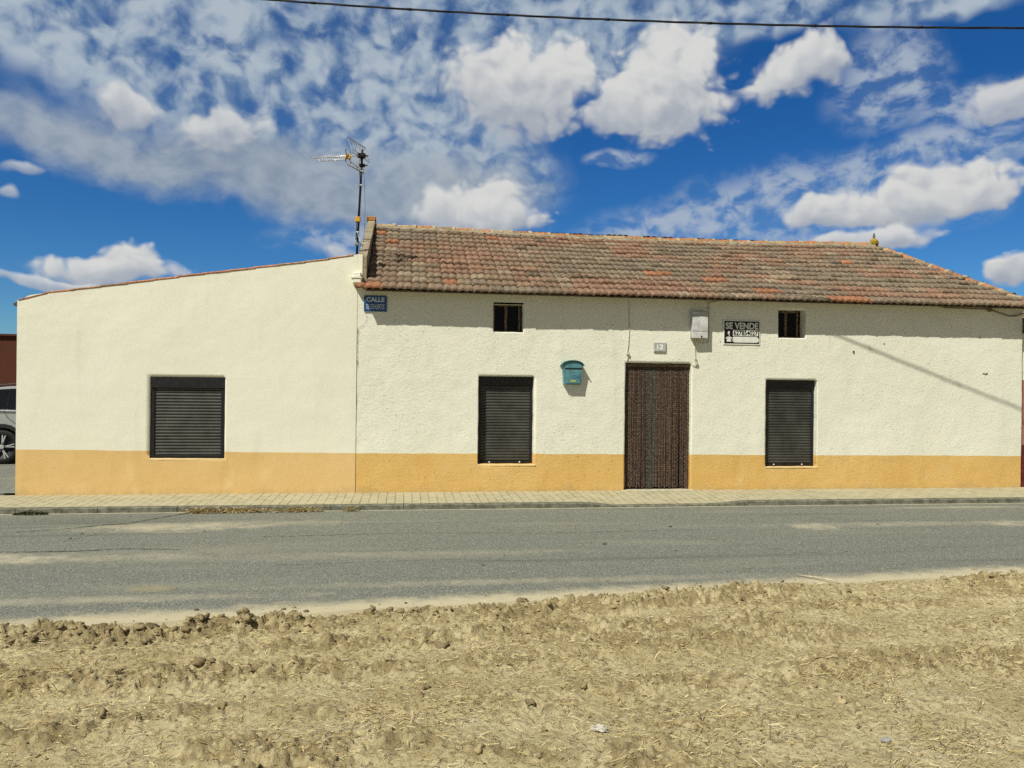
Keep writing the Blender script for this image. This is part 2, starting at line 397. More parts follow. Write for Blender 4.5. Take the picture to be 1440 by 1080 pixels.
# ---- clods: small deformed lumps of earth
ico_v = []; import bmesh
bm = bmesh.new(); bmesh.ops.create_icosphere(bm, subdivisions=2, radius=1); IV = np.array([v.co[:] for v in bm.verts]); IF = np.array([[v.index for v in f.verts] for f in bm.faces]); bm.free()
def scatter(n, trange, xrange=(-5.2, 9.0)):
    x = rng.uniform(*xrange, n); t = rng.uniform(*trange, n); return x, t
V = []; F = []; C = []; cnt = 0
cx, ct = scatter(60000, (.12, 3.3)); H, B, R, L = field_h(cx, ct)
edge_boost = np.exp(-((ct-.42-.08*L)/.17)**2)*(.22+.78*L)
p = .06*np.clip(R-.25, 0, 1)+.20*edge_boost
keep = (rng.random(60000) < p+.035) & (B > .5)
for x, t, h, r, e in zip(cx[keep], ct[keep], H[keep], R[keep], edge_boost[keep]):
    s = min(.045, .005+rng.exponential(.0045)+e*rng.exponential(.011))
    ax = np.array([1, rng.uniform(.7, 1.1), rng.uniform(.5, .85)])*s
    w = IV*(.9+.85*(rng.random((len(IV), 1))-.5)+.28*np.sin(IV[:, [0]]*4+rng.random()*6)+.25*np.cos(IV[:, [1]]*5+rng.random()*6))
    a = rng.random()*6.28; ca, sa = math.cos(a), math.sin(a); w = w*ax
    w = np.stack([w[:, 0]*ca-w[:, 1]*sa, w[:, 0]*sa+w[:, 1]*ca, w[:, 2]], 1)
    V.append(w+[x, float(EDGE(x))-t, h+s*.05]); F.append(IF+cnt); cnt += len(IV)
    g = rng.uniform(.75, 1.15); m = rng.random()*(.5+.5*e); m = m**.6; base = np.array([.42, .345, .19])*(1-m)+np.array([.15, .112, .058])*m
    C.append(np.tile(base*g, (len(IV), 1)))
IV3 = None
bm = bmesh.new(); bmesh.ops.create_icosphere(bm, subdivisions=3, radius=1); IV3 = np.array([v.co[:] for v in bm.verts]); IF3 = np.array([[v.index for v in f.verts] for f in bm.faces]); bm.free()
big = [(-.13, .30, .05), (-2.9, .45, .045), (-1.75, .30, .05), (-2.05, .33, .042), (-2.55, .40, .04), (-3.1, .35, .05), (.95, .10, .035), (-1.2, 1.25, .035), (-3.7, .42, .05), (.2, .35, .04)]
for x, t, s in big:
    h, r = fh(x, t)
    for q in range(4):
        o_ = rng.normal(0, s*.8, 3)*(q > 0); sc = s*(.95 if q == 0 else rng.uniform(.35, .7)); e_ = rng.random()*50
        n3 = fbm(IV3[:, 0]*.9+e_+IV3[:, 2], IV3[:, 1]*.9+IV3[:, 2]*.7, 2.4, 4, 3)
        w = IV3*(.45+1.1*n3[:, None])*[sc*1.25, sc, sc*.8]
        V.append(w+[x+o_[0], float(EDGE(x))-t+o_[1]*.5, h+sc*.15]); F.append(IF3+cnt); cnt += len(IV3); C.append(np.tile(np.array([.165, .125, .068])*rng.uniform(.8, 1.25), (len(IV3), 1)))
o = mk('soil_clods', np.concatenate(V), np.concatenate(F), M['tint'], smooth=False, col=np.concatenate(C))
tag(o, 'brown earth clods lying over the dry field in the foreground', 'soil clods', kind='stuff')

# ---- straw
def straw_mesh(name, pts, lens, widths, cols, lift, label, cat, kind='stuff', tilt=.22):
    n = len(pts); V = np.zeros((n, 6, 3)); a = rng.random(n)*6.28
    a = np.where(rng.random(n) < .5, rng.normal(.15, .5, n), a)
    pit = rng.normal(0, tilt, n)
    d = np.stack([np.cos(a)*np.cos(pit), np.sin(a)*np.cos(pit), np.sin(pit)], 1); pe = np.stack([-np.sin(a), np.cos(a), np.zeros(n)], 1)
    bend = rng.normal(0, .10, n)
    for i, (u, b) in enumerate(((-.5, 0), (0, 1), (.5, 0))):
        c = pts+d*(lens*u)[:, None]+pe*(bend*lens*b)[:, None]+np.array([0, 0, 1])*(lift+lens*.04*b)[:, None]
        V[:, 2*i] = c-pe*widths[:, None]*.5; V[:, 2*i+1] = c+pe*widths[:, None]*.5+np.array([0, 0, .0012])
    b = np.arange(n)*6
    F = np.concatenate([np.stack([b, b+2, b+3, b+1], 1), np.stack([b+2, b+4, b+5, b+3], 1)])
    o = mk(name, V.reshape(-1, 3), F, M['straw'], col=np.repeat(cols, 6, 0)); 
    return tag(o, label, cat, kind=kind)
n = 200000; sx, st = scatter(n, (.15, 3.2), (-5, 9)); H, B, R, L = field_h(sx, st)
clus = fbm(sx, st, 1.7, 4, 5); clus2 = fbm(sx*.7, st*1.4, 3.5, 3, 2)
keep = (rng.random(n) < .20+.42*sstep(.45, .70, clus)*sstep(.40, .62, clus2)) & (B > .4)
sx, st, H = sx[keep], st[keep], H[keep]; n = len(sx)
pal = np.array([[.60, .48, .23], [.48, .37, .15], [.74, .64, .38], [.26, .18, .07], [.34, .26, .10], [.13, .09, .04]])
cols = pal[rng.choice(6, n, p=[.17, .12, .11, .20, .14, .26])]*rng.uniform(.75, 1.15, (n, 1))
straw_mesh('straw', np.stack([sx, EDGE(sx)-st, H], 1), np.clip(rng.lognormal(-3.85, .65, n), .007, .15), rng.uniform(.0013, .0034, n), cols, rng.uniform(.003, .014, n),
           'dry straw and chaff scattered over the sandy field', 'straw')
# straw and dead weeds swept against the kerb
n = 2600; gx = np.concatenate([rng.normal(-2.66, .10, 700), rng.normal(-2.22, .12, 700), rng.uniform(-2.6, -1.1, 700), rng.normal(-1.42, .08, 350), rng.normal(-.72, .05, 150)])
gy = -1.15-np.abs(rng.normal(0, .05, n)); hh = np.abs(rng.normal(0, .022, n))*np.exp(-((gy+1.15)/.08)**2)
cols = pal[rng.choice(6, n, p=[.15, .2, .05, .2, .15, .25])]*rng.uniform(.6, 1.1, (n, 1))
straw_mesh('gutter_straw', np.stack([gx, gy, np.full(n, -.08)+hh], 1), rng.uniform(.02, .09, n), rng.uniform(.003, .008, n), cols, rng.uniform(.002, .012, n),
           'brown straw and dead weeds swept along the foot of the kerb', 'straw', tilt=.5)
def leaf_clump(name, cx, cy, z, rx, ry, h, n, pal2, label, cat):
    pal2 = np.array(pal2); V = np.zeros((n, 4, 3)); C = np.zeros((n, 4, 3))
    for i in range(n):
        a = rng.random()*6.28; r = math.sqrt(rng.random()); c = np.array([cx+rx*r*math.cos(a), cy+ry*r*math.sin(a), z+h*rng.random()*(1-r*.7)])
        d = rng.normal(0, 1, 3); d[2] = abs(d[2])*.6; d /= np.linalg.norm(d); e = np.cross(d, rng.normal(0, 1, 3)); e /= np.linalg.norm(e)
        L = rng.uniform(.012, .035); w = L*.35
        V[i] = [c, c+d*L*.5+e*w, c+d*L, c+d*L*.5-e*w]; C[i] = pal2[rng.integers(len(pal2))]*rng.uniform(.7, 1.2)
    o = mk(name, V.reshape(-1, 3), np.arange(4*n).reshape(-1, 4), M['leaf'], col=C.reshape(-1, 3)); return tag(o, label, cat)
leaf_clump('weed', -4.78, -1.19, -.083, .22, .05, .045, 420, [(.06, .065, .02), (.09, .085, .035), (.05, .04, .02)], 'low dark dried weed at the foot of the kerb near the annex corner', 'weed')
leaf_clump('weed', 2.9, -5.60, -.085, .13, .035, .05, 360, [(.04, .09, .02), (.06, .12, .03), (.03, .06, .015)], 'small green weed growing where the road meets the field', 'weed')
# pebbles on the road
V = []; F = []; C = []; cnt = 0
for i in range(260):
    x = rng.uniform(-5, 9); y = EDGE(x)+abs(rng.exponential(.35))-.05 if i % 3 else rng.uniform(-5, -1.3); y = min(y, -1.2); s = .003+rng.exponential(.0035)
    V.append(IV*[s*1.3, s, s*.7]*(1+.3*(rng.random((len(IV), 1))-.5))+[x, y, -.085+s*.4]); F.append(IF+cnt); cnt += len(IV); C.append(np.tile(np.array([.16, .13, .08])*rng.uniform(.5, 2), (len(IV), 1)))
o = mk('road_grit', np.concatenate(V), np.concatenate(F), M['tint'], col=np.concatenate(C)); tag(o, 'earth crumbs and grit dropped on the grey asphalt', 'grit', kind='stuff')
# crumpled white litter
bm = bmesh.new(); bmesh.ops.create_icosphere(bm, subdivisions=4, radius=1)
for v in bm.verts:
    p = v.co.copy(); k1 = float(fbm(np.array(p.x*1.1+p.z*.4+3), np.array(p.y*1.2+p.z*.7+5), 2.2, 4, 3)); v.co = Vector((p.x*.042, p.y*.022, max(p.z, -.25)*.020))*(.45+1.15*k1)
me = bpy.data.meshes.new('litter'); bm.to_mesh(me); bm.free(); me.materials.append(plain('dirty_white_paper', (.52, .49, .43), .8, 0, .2, .10, 20))
o = bpy.data.objects.new('litter', me); COL.objects.link(o); hx = fh(1.0, float(EDGE(1.0)+8.11)); o.location = (1.0, -8.11, hx[0]+.012); o.rotation_euler = (0, .1, -.25)
tag(o, 'crumpled dirty white paper lying on the field in the foreground', 'litter')
# grey stone in the field
bm = bmesh.new(); bmesh.ops.create_icosphere(bm, subdivisions=3, radius=1)
for v in bm.verts:
    p = v.co; k1 = float(fbm(np.array(p.x+3), np.array(p.y+p.z+5), 1.3, 3, 1)); v.co = Vector((p.x*.026, p.y*.020, p.z*.016))*(.7+.6*k1)
me = bpy.data.meshes.new('stone'); bm.to_mesh(me); bm.free(); me.materials.append(plain('grey_stone', (.34, .34, .32), .9, 0, .1, .15, 30))
o = bpy.data.objects.new('stone', me); COL.objects.link(o); o.location = (2.36, -8.42, fh(2.36, float(EDGE(2.36)+8.42))[0]+.010); tag(o, 'small grey stone half sunk in the field at lower right', 'stone')
tw = MB(); tw.tube([(3.64, -5.15, -.075), (3.75, -5.30, -.062), (3.83, -5.42, -.058), (3.90, -5.56, -.066)], [.004, .009, .008, .003], 6)
tag(tw.build('stick', plain('bleached_wood', (.50, .45, .33), .8, 0, .2, .12, 30), smooth=True), 'bleached broken stick lying on the edge of the road', 'stick')

# ------------------------------------------------------------------ walls
ZB = lambda x: np.where(x < -.75, .66+(x+5.5)*(.60-.66)/4.75, .60+(x+.75)*(.54-.60)/11.25)
def facade(x0, x1, ztop, holes, step, yf, amp, band0, jit, mats, parent, names, seed=0, side_taper=None):
    """front wall as a fine grid with openings, reveals turned inwards; painted band is a mesh of its own"""
    X = set(np.round(np.arange(x0, x1, step), 4).tolist()+[x1]); Zs = set(np.round(np.arange(-.12, ztop[1], step), 4).tolist()+[ztop[1], band0])
    for h in holes:
        for s, vals in ((X, h[:2]), (Zs, h[2:4])):
            for q in vals:
                for t in [t for t in s if abs(t-q) < step*.45]: s.discard(t)
                s.add(q)
    for t in [t for t in Zs if 0 < abs(t-band0) < step*.45]: Zs.discard(t)
    X = np.array(sorted(X)); Zs = np.array(sorted(Zs)); gx, gz = np.meshgrid(X, Zs)
    inh = lambda x, z, e=1e-5: any(h[0]+e < x < h[1]-e and h[2]+e < z < h[3]-e for h in holes)
    # opening rims wander a little
    onx = np.zeros_like(gx, bool); onz = np.zeros_like(gx, bool)
    for h in holes:
        onx |= ((np.abs(gx-h[0]) < 1e-5) | (np.abs(gx-h[1]) < 1e-5)) & (gz > h[2]-1e-5) & (gz < h[3]+1e-5)
        onz |= ((np.abs(gz-h[2]) < 1e-5) | (np.abs(gz-h[3]) < 1e-5)) & (gx > h[0]-1e-5) & (gx < h[1]+1e-5)
    px = gx+np.where(onx, jit*2*(fbm(gx*0+seed, gz, 9, 3, 2)-.5), 0)
    pz = gz+np.where(onz, jit*2*(fbm(gx, gz*0+seed, 9, 3, 3)-.5), 0)
    w = np.clip((gz-.36)/(band0-.36), 0, 1)*(gz <= band0)+np.clip((.95-gz)/(.95-band0), 0, 1)*(gz > band0)
    pz = pz+(ZB(gx)-band0)*w+np.where(np.abs(gz-band0) < 1e-5, .009*(fbm(gx, gz*0, 3, 4, 1)-.5)*2, 0)
    zt = ztop[0]; top = zt(gx); k = gz > ztop[2]; pz = np.where(k, ztop[2]+(gz-ztop[2])*(top-ztop[2])/(ztop[1]-ztop[2]), pz)
    py = yf+amp*(fbm(gx, gz, 6, 4, 4+seed)-.5)*2+amp*1.5*(fbm(gx, gz, 1.2, 2, 1+seed)-.5)*2
    if side_taper: px = px+np.where(np.abs(gx-x0) < .4, side_taper*(1-np.clip(gz/2.8, 0, 1))*(1-np.abs(gx-x0)/.4), 0)
    V = np.stack([px, py, pz], -1); nz, nx = gx.shape
    fc = gridfaces(nz, nx)[:, ::-1]; cxs = gx.reshape(-1)[fc].mean(1); czs = gz.reshape(-1)[fc].mean(1)
    out = []
    keep = np.array([not inh(a, b) for a, b in zip(cxs, czs)])
    idx = {(round(a, 4), round(b, 4)): (i, j) for i, b in enumerate(Zs) for j, a in enumerate(X)}
    for nm, sel, mt in ((names[0], keep & (czs > band0), mats[0]), (names[1], keep & (czs < band0), mats[1])):
        f = fc[sel]; verts = V.reshape(-1, 3).tolist(); faces = f.tolist()
        for h in holes:
            d = h[4]; path = []
            ks = [j for j, q in enumerate(X) if h[0]-1e-5 <= q <= h[1]+1e-5]; ls = [i for i, q in enumerate(Zs) if h[2]-1e-5 <= q <= h[3]+1e-5]
            ring = [(ls[0], j) for j in ks]+[(i, ks[-1]) for i in ls[1:]]+[(ls[-1], j) for j in ks[::-1][1:]]+[(i, ks[0]) for i in ls[::-1][1:]]
            for (i1, j1), (i2, j2) in zip(ring[:-1], ring[1:]):
                zc = (Zs[i1]+Zs[i2])/2
                if (zc > band0) != (nm == names[0]): continue
                b = len(verts); A = V[i1, j1]; Bv = V[i2, j2]
                r1 = [A[0]*1., yf+d, A[2]]; r2 = [Bv[0]*1., yf+d, Bv[2]]
                verts += [r1, r2]; faces.append([i1*nx+j1, i2*nx+j2, b+1, b])
        used = sorted({i for q in faces for i in q}); mp = {a: b for b, a in enumerate(used)}
        va = np.array(verts)[used]-np.array(parent.location); fa = [[mp[i] for i in q] for q in faces]
        o = mk(nm, va, fa, mt, parent, True)
        finish(o); out.append(o)
        # reveals keep a crisp arris
        me = o.data; me.polygons.foreach_set('use_smooth', [abs(p.normal.y) > .5 for p in me.polygons])
    return out

house = empty('house', (4.9, 0, 0), 'long single-storey house with rough cream walls, ochre base and brown tiled roof', 'house', 'joined village houses on the street')
annex = empty('annex_house', (-3.1, 0, 0), 'smooth cream extension with one shuttered window and sloping top, left of the tiled house', 'annex', 'joined village houses on the street')
HX0, HX1 = -.735, 10.53; HW0 = -.775
H_holes = [(1.135, 2.012, .418, 1.802, .20), (5.865, 6.762, .368, 1.797, .15), (1.352, 1.826, 2.49, 2.945, .16), (6.066, 6.545, 2.49, 2.952, .19), (3.485, 4.580, -.12, 2.04, .25)]
facade(HW0, HX1, (lambda x: 3.10+x*0, 3.10, 3.0), H_holes, .035, 0, .0045, .57, .006, (M['cream_rough'], M['ochre_rough']), house, ('wall', 'painted_plinth'), 1)
A_holes = [(-3.70, -2.645, .522, 1.73, .09)]
atop = lambda x: np.interp(x, [-5.48, -5.36, -3.2, -1.2, -.95, -.6], [2.80, 2.88, 3.225, 3.53, 3.60, 3.625])
facade(-5.52, HX0, (lambda x: atop(x), 3.5, 2.0), A_holes, .05, -.010, .0025, .62, .003, (M['cream_smooth'], M['ochre_smooth']), annex, ('wall', 'painted_plinth'), 2)
def walls(mb, x0, x1, y0, y1, z0, zl, zr):
    mb.add([(x0, y0, z0), (x0, y1, z0), (x0, y1, zl), (x0, y0, zl)], [(0, 1, 2, 3)])
    mb.add([(x1, y0, z0), (x1, y1, z0), (x1, y1, zr), (x1, y0, zr)], [(0, 3, 2, 1)])
    mb.add([(x0, y1, z0), (x1, y1, z0), (x1, y1, zr), (x0, y1, zl)], [(0, 1, 2, 3)])
w = MB(); w.bbox(-.76, -.655, -.010, .05, 3.10, 3.622, .006); finish(w.build('wall_corner', M['cream_smooth'], annex))
w = MB(); walls(w, -5.505, -.737, .0, 3.5, -.12, 2.80, 3.60); w.build('side_wall', M['cream_smooth'], annex)
w = MB(); walls(w, HX0, HX1-.005, .004, 6.0, -.12, 3.1, 3.1); w.build('side_wall', M['cream_rough'], house)

ck = MB()
def wcrack(pts, w):
    P = []
    for (x0, z0), (x1, z1) in zip(pts[:-1], pts[1:]):
        n = max(2, int(math.hypot(x1-x0, z1-z0)/.03)); P += [(x0+(x1-x0)*i/n+random.uniform(-.005, .005), z0+(z1-z0)*i/n+random.uniform(-.005, .005)) for i in range(n)]
    v = []
    for x, z in P:
        q = w*random.uniform(.3, 1.3); v += [(x-q, -.0135, z-q), (x+q, -.0135, z+q)]
    ck.add(v, [(2*i, 2*i+2, 2*i+3, 2*i+1) for i in range(len(P)-1)])
wcrack([(-.722, 1.9), (-.726, 2.3), (-.715, 2.50), (-.64, 2.53), (-.60, 2.60), (-.59, 2.74)], .0035)
ck.build('wall_crack', M['crack'], house)
# ---- tiles
def tilecol(u, v, ori=0.):
    n = float(fbm(np.array(u), np.array(v), .45, 3, 2)); m = float(fbm(np.array(u), np.array(v), .9, 3, 5)); r = rng.random()
    base = np.array([.220, .158, .108])
    base = base*(1-sstep(.5, .62, n))+np.array([.200, .155, .112])*sstep(.5, .62, n)
    k1 = float(sstep(.52, .66, m)); base = base*(1-k1)+np.array([.250, .152, .102])*k1
    k1 = float(sstep(.46, .34, m)); base = base*(1-k1)+np.array([.190, .155, .112])*k1
    if r < .008+ori+.0*float(sstep(6.5, 8.5, u)): base = np.array([.33, .15, .08])
    elif r < .10: base = np.array([.255, .20, .138])
    elif r > .97: base = np.array([.165, .13, .095])
    return base*rng.uniform(.86, 1.14)
def tile_plane(P0, U, W, ulen, wlen, rows, tw, clipf, parent, name, sag=None, amp=.013, waves=2, orange=None):
    """overlapping rolled tiles; u runs along the eave, w up the slope"""
    P0 = np.array(P0); U = np.array(U, float); W = np.array(W, float); U /= np.linalg.norm(U); W /= np.linalg.norm(W); Nn = np.cross(U, W)
    Lr = wlen/rows; V = []; F = []; C = []; nb = 0; nu = 8*waves+1; nt = int(ulen/tw)+1
    for j in range(rows):
        for i in range(nt):
            u0 = i*tw; w0 = j*Lr; lo, hi = clipf(w0+Lr*(.75 if name == 'hip_roof_slope' else .5))
            if u0 > hi or u0+tw < lo: continue
            uu = np.linspace(u0, u0+tw+.006, nu); uu = np.clip(uu, lo, hi)
            ph = (uu-u0)/tw*waves
            prof = amp*(np.abs(np.sin(np.pi*ph))**.55*1.7-.8)-.010*(np.abs(ph-np.round(ph/waves)*waves) < .13)
            q_ = .25 if j == 0 else 1.; dh = rng.normal(0, .0045)*q_; dw = rng.normal(0, .009)*q_; rot = rng.normal(0, .008)*q_
            lifts = [(w0-.015+dw, -.008), (w0-.018+dw, .032), (w0+.008+dw, .046), (w0+Lr*.5, .024), (w0+Lr+.02, -.002)]
            rowsv = []
            for k, (ww, lf) in enumerate(lifts):
                edge = prof*(1 if k else .9)
                p = P0+uu[:, None]*U+(ww+rot*(ph-.5*waves))[:, None]*W+(edge+lf+dh)[:, None]*Nn
                if sag is not None: p[:, 2] += sag(p[:, 0], p[:, 1])
                rowsv.append(p)
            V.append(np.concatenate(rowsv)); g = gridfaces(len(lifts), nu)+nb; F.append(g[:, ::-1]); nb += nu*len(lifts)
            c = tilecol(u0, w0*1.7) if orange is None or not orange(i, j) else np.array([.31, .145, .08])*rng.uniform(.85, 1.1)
            cc = np.tile(c, (nu*len(lifts), 1)); cc[:nu] *= .75; C.append(cc)  # foot of each nose tinted darker, deepening the shade gap between rows
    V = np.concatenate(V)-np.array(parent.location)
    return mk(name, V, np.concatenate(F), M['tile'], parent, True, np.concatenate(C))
RX0, RXE, RXR, EY, EZ, RY, RZ = -.60, 10.66, 9.69, -.28, 3.085, 3.0, 4.66
sl = math.hypot(RY-EY, RZ-EZ)
sag = lambda x, y: -.075*np.sin(np.clip((x-RX0)/(RXR-RX0), 0, 1)*np.pi)*np.clip((y-EY)/(RY-EY), 0, 1)+.012*(fbm(x, y, .8, 3, 3)-.5)*2
roof = tile_plane((RX0-.232, EY, EZ), (1, 0, 0), (0, RY-EY, RZ-EZ), RXE-RX0+.232, sl, 13, .232, lambda w: (.232 if w > .3 else .08, .232+(RXE-RX0)-(RXE-RXR)*w/sl+.03), house, 'roof', sag,
                  orange=lambda i, j: (i, j) in ((0, 0), (1, 0), (2, 9), (21, 4), (22, 4), (28, 1), (29, 1), (33, 0), (34, 0), (35, 0), (25, 3), (26, 3)))
tile_plane((RXE, 6+.28, EZ), (-1, 0, 0), (0, -(RY+.28), RZ-EZ), RXE-RX0, sl, 12, .232, lambda w: ((RXE-RXR)*w/sl, RXE-RX0), house, 'rear_roof_slope')
sh = math.hypot(RXE-RXR, RZ-EZ)
tile_plane((RXE, EY, EZ), (0, 1, 0), (-(RXE-RXR), 0, RZ-EZ), 6.56, sh, 6, .232, lambda w: (3.28*w/sh, 6.56-3.28*w/sh), house, 'hip_roof_slope')
# ridge and hip caps with mortar between them
def caps(path, name, rad, Lc, orange, parent=house):
    A, Bp = Vector(path[0]), Vector(path[1]); n = int((Bp-A).length/Lc); d = (Bp-A).normalized(); side = d.cross(Vector((0, 0, 1))).normalized(); up = side.cross(d)
    V = []; F = []; C = []; nb = 0
    for i in range(n):
        for part in (0, 1):
            if part == 0: u0, u1, r0, r1, segs = i*Lc, (i+1)*Lc-.03, rad*.86, rad, 5
            else: u0, u1, r0, r1, segs = (i+1)*Lc-.045, (i+1)*Lc+.02, rad*1.02, rad*1.10, 3
            dz = rng.normal(0, .004); c = (np.array([.40, .19, .09]) if rng.random() < orange else np.array([.34, .25, .15]))*rng.uniform(.75, 1.15)
            if part: c = np.array([.36, .31, .21])*rng.uniform(.8, 1.1)
            pts = []
            for s in range(segs):
                t = s/(segs-1); P = A+d*(u0+(u1-u0)*t); P.z += float(sag(np.array(P.x), np.array(P.y)))+dz
                for k in range(9):
                    a = math.pi*(k/8)*1.12-.06*math.pi; r = (r0+(r1-r0)*t)*(1+(.10*(rng.random()-.5) if part else 0)); pts.append(P+side*(r*math.cos(a))+up*(r*math.sin(a)*.75-.035))
            pts = np.array([p[:] for p in pts]); V.append(pts); F.append(gridfaces(segs, 9)+nb); nb += len(pts); C.append(np.tile(c, (len(pts), 1)))
    return mk(name, np.concatenate(V)-np.array(parent.location)-(np.array(roof.location)), np.concatenate(F), M['tile'], parent, True, np.concatenate(C))
rc = caps(((RX0, RY, RZ+.02), (RXR+.02, RY, RZ+.02)), 'ridge_cap', .120, .375, .65)
hc = caps(((RXE-.02, EY+.02, EZ+.03), (RXR, RY, RZ+.03)), 'hip_cap', .095, .375, .85)
# mortar bed under the ridge caps
xs = np.arange(RX0, RXR, .05); V = []
for x in xs:
    for yy, zz in ((RY-.17, -.045), (RY-.125, .0), (RY-.09, .02)):
        z = RZ+zz+float(sag(np.array(x), np.array(yy)))+rng.normal(0, .007); V.append((x, yy+rng.normal(0, .009), z))
f = np.array([[i*3+k, i*3+k+1, i*3+k+4, i*3+k+3] for i in range(len(xs)-1) for k in (0, 1)])[:, ::-1]
mk('ridge_mortar', np.array(V)-np.array(house.location), f, M['mortar'], house, True)
# finial
fn = MB(); fn.lathe([(0.0, -.08), (.085, -.06), (.095, 0), (.075, .05), (.04, .075), (0.018, .085)], 9.70, 3.0, 4.73, 14)
fo = fn.build('finial', plain('yellow_lichen', (.42, .29, .05), .95, 0, .1, .35, 25), house, True)
fn = MB(); fn.lathe([(.022, .0), (.026, .04), (.018, .09), (.010, .12), (0, .125)], 9.70, 3.0, 4.805, 10); sp = fn.build('spike', M['concrete'], None, True)
sp.parent = fo; sp.location = -Vector(house.location)
# eave board and soffit
e = MB(); e.add([(RX0, -.245, 3.072), (RXE-.05, -.245, 3.072), (RXE-.05, .0, 3.115), (RX0, .0, 3.115), (RX0, -.245, 3.05), (RXE-.05, -.245, 3.05), (RXE-.05, .0, 3.075), (RX0, .0, 3.075)],
                [(0, 1, 2, 3), (7, 6, 5, 4), (0, 4, 5, 1), (1, 5, 6, 2), (0, 3, 7, 4)])
finish(e.build('eave_board', M['eavewood'], house))
# party-wall parapet
pp = MB()
prof = [(.0, 3.05), (.0, 3.60), (.16, 3.645)]; n = 22
for i in range(1, n+1): prof.append((.16+(3.0-.16)*i/n, 3.645+(4.77-3.645)*i/n+random.uniform(-.018, .018)))
prof += [(3.1, 4.77), (5.9, 3.4), (5.9, 3.05)]
pp.prismx(prof, -.735, -.600)
po = finish(pp.build('parapet', M['mortar'], house))
pc = MB(); pc.bbox(-.755, -.585, 2.9, 3.12, 4.75, 4.83, .01); finish(pc.build('parapet_cap', plain('orange_lichen_brick', (.40, .20, .06), .95, 0, .1, .3, 25), house))
# little stack of broken tiles and mortar at the corner of the eave
cs = MB(); cs.bbox(-.80, -.665, -.16, .0, 3.17, 3.245, .012); cs.bbox(-.79, -.675, -.14, -.0, 3.26, 3.335, .012); cs.box(-.82, -.655, -.17, .0, 3.246, 3.259)
finish(cs.build('corner_block', M['cream_rough'], house))

# ---- annex roof
AL = math.hypot(4.35, .68)
ar = tile_plane((-5.56, 3.50, 2.745), (0, -1, 0), (4.45, 0, .735), 3.58, 4.52, 12, .25, lambda w: (0, 3.40), annex, 'roof', None, .016, 1)
# verge tiles seen edge-on along the wall top
V = []; F = []; C = []; nb = 0; x = -5.50
while x < -1.0:
    L = .36; z0 = float(atop(x)); z1 = float(atop(x+L)); n = 9; pts = []
    jt = rng.normal(0, .002)
    for s in range(5):
        t = s/4; xx = x+L*t*1.06; zz = z0+(z1-z0)*t+.005*(1-t)+jt
        for k in range(n):
            a = -.9+(math.pi+.9)*k/(n-1); pts.append((xx, .062-.085*math.cos(a)*(1 if a > 0 else .98), zz+.024*math.sin(a)-.002))
    V.append(np.array(pts)); F.append(gridfaces(5, n)+nb); nb += len(pts); c = np.array([.46, .21, .105]) if rng.random() < .75 else np.array([.36, .21, .12]); C.append(np.tile(c*rng.uniform(.7, 1.15), (len(pts), 1))); x += L
mk('verge_tiles', np.concatenate(V)-np.array(annex.location), np.concatenate(F), M['tile'], annex, True, np.concatenate(C))
gt = MB(); gt.add([(-5.50, .35, 2.86), (-5.50, 3.5, 2.86), (-5.74, 3.5, 2.79), (-5.74, .35, 2.79), (-5.50, .35, 2.80), (-5.50, 3.5, 2.80), (-5.74, 3.5, 2.755), (-5.74, .35, 2.755)],
                  [(0, 1, 2, 3), (7, 6, 5, 4), (0, 3, 7, 4), (3, 2, 6, 7), (2, 1, 5, 6)])
finish(gt.build('eave', M['eavewood'], annex))

# ---- roller shutters
def shutter(parent, x0, x1, z0, z1, y, boxh, guide, cavity):
    base = Vector(parent.location)
    sb = MB(); n = int((z1-boxh-z0-.045)/.0445); pts = []; zz = z0+.045
    pitch = (z1-boxh-z0-.045)/n
    prof = []
    for i in range(n):
        a = zz+i*pitch; o = random.uniform(-.0015, .0015)
        prof += [(y+.010, a), (y+.002+o, a+pitch*.18), (y-.003+o, a+pitch*.50), (y+.002+o, a+pitch*.82), (y+.010, a+pitch*.97)]
    prof.append((y+.010, zz+n*pitch))
    gx0, gx1 = x0+guide, x1-guide
    m = len(prof); v = [(gx0, a, b) for a, b in prof]+[(gx1, a, b) for a, b in prof]
    sb.add(v, [(i, i+m, i+m+1, i+1) for i in range(m-1)])
    s = sb.build('roller_shutter', M['slat'], parent)
    b = MB(); b.bbox(x0, x1, y-cavity, y+.03, z1-boxh, z1, .004); b.bbox(x0, x1, y-cavity-.003, y-.0, z1-boxh-.012, z1-boxh, .002)
    q = b.build('shutter_box', M['metal_dark']); q.parent = s; q.location = -base
    for a0, a1 in ((x0, x0+guide), (x1-guide, x1)):
        b = MB(); b.bbox(a0, a1, y-.014, y+.03, z0, z1-boxh, .003); q = b.build('guide_rail', M['metal_dark']); q.parent = s; q.location = -base
    b = MB(); b.bbox(gx0, gx1, y-.010, y+.012, z0+.004, z0+.044, .003); q = b.build('bottom_bar', M['metal_dark']); q.parent = s; q.location = -base
    for t in (.18, .80):
        b = MB(); cx = gx0+(gx1-gx0)*t; b.lathe([(0, -.022), (.011, -.020), (.012, -.009), (.0, -.009)], cx, y, z0+.026, 10, 'y'); q = b.build('stop', M['white'] if parent is house else M['metal_dark']); q.parent = s; q.location = -base
    return s
shutter(annex, -3.695, -2.65, .524, 1.728, .020, .145, .055, .03)
shutter(house, 1.14, 2.008, .422, 1.800, .135, .145, .045, .02)
shutter(house, 5.87, 6.758, .372, 1.795, .105, .145, .045, .02)
for (a, b, z, yd) in ((1.128, 2.045, .418, .10), (5.858, 6.795, .368, .07), (-3.70, -2.645, .522, .01)):
    s = MB(); s.bbox(a, b, -.008 if a > -1 else -.012, yd, z-.020, z-.001, .004); s.build('window_sill', M['sill'], house if a > -1 else annex)

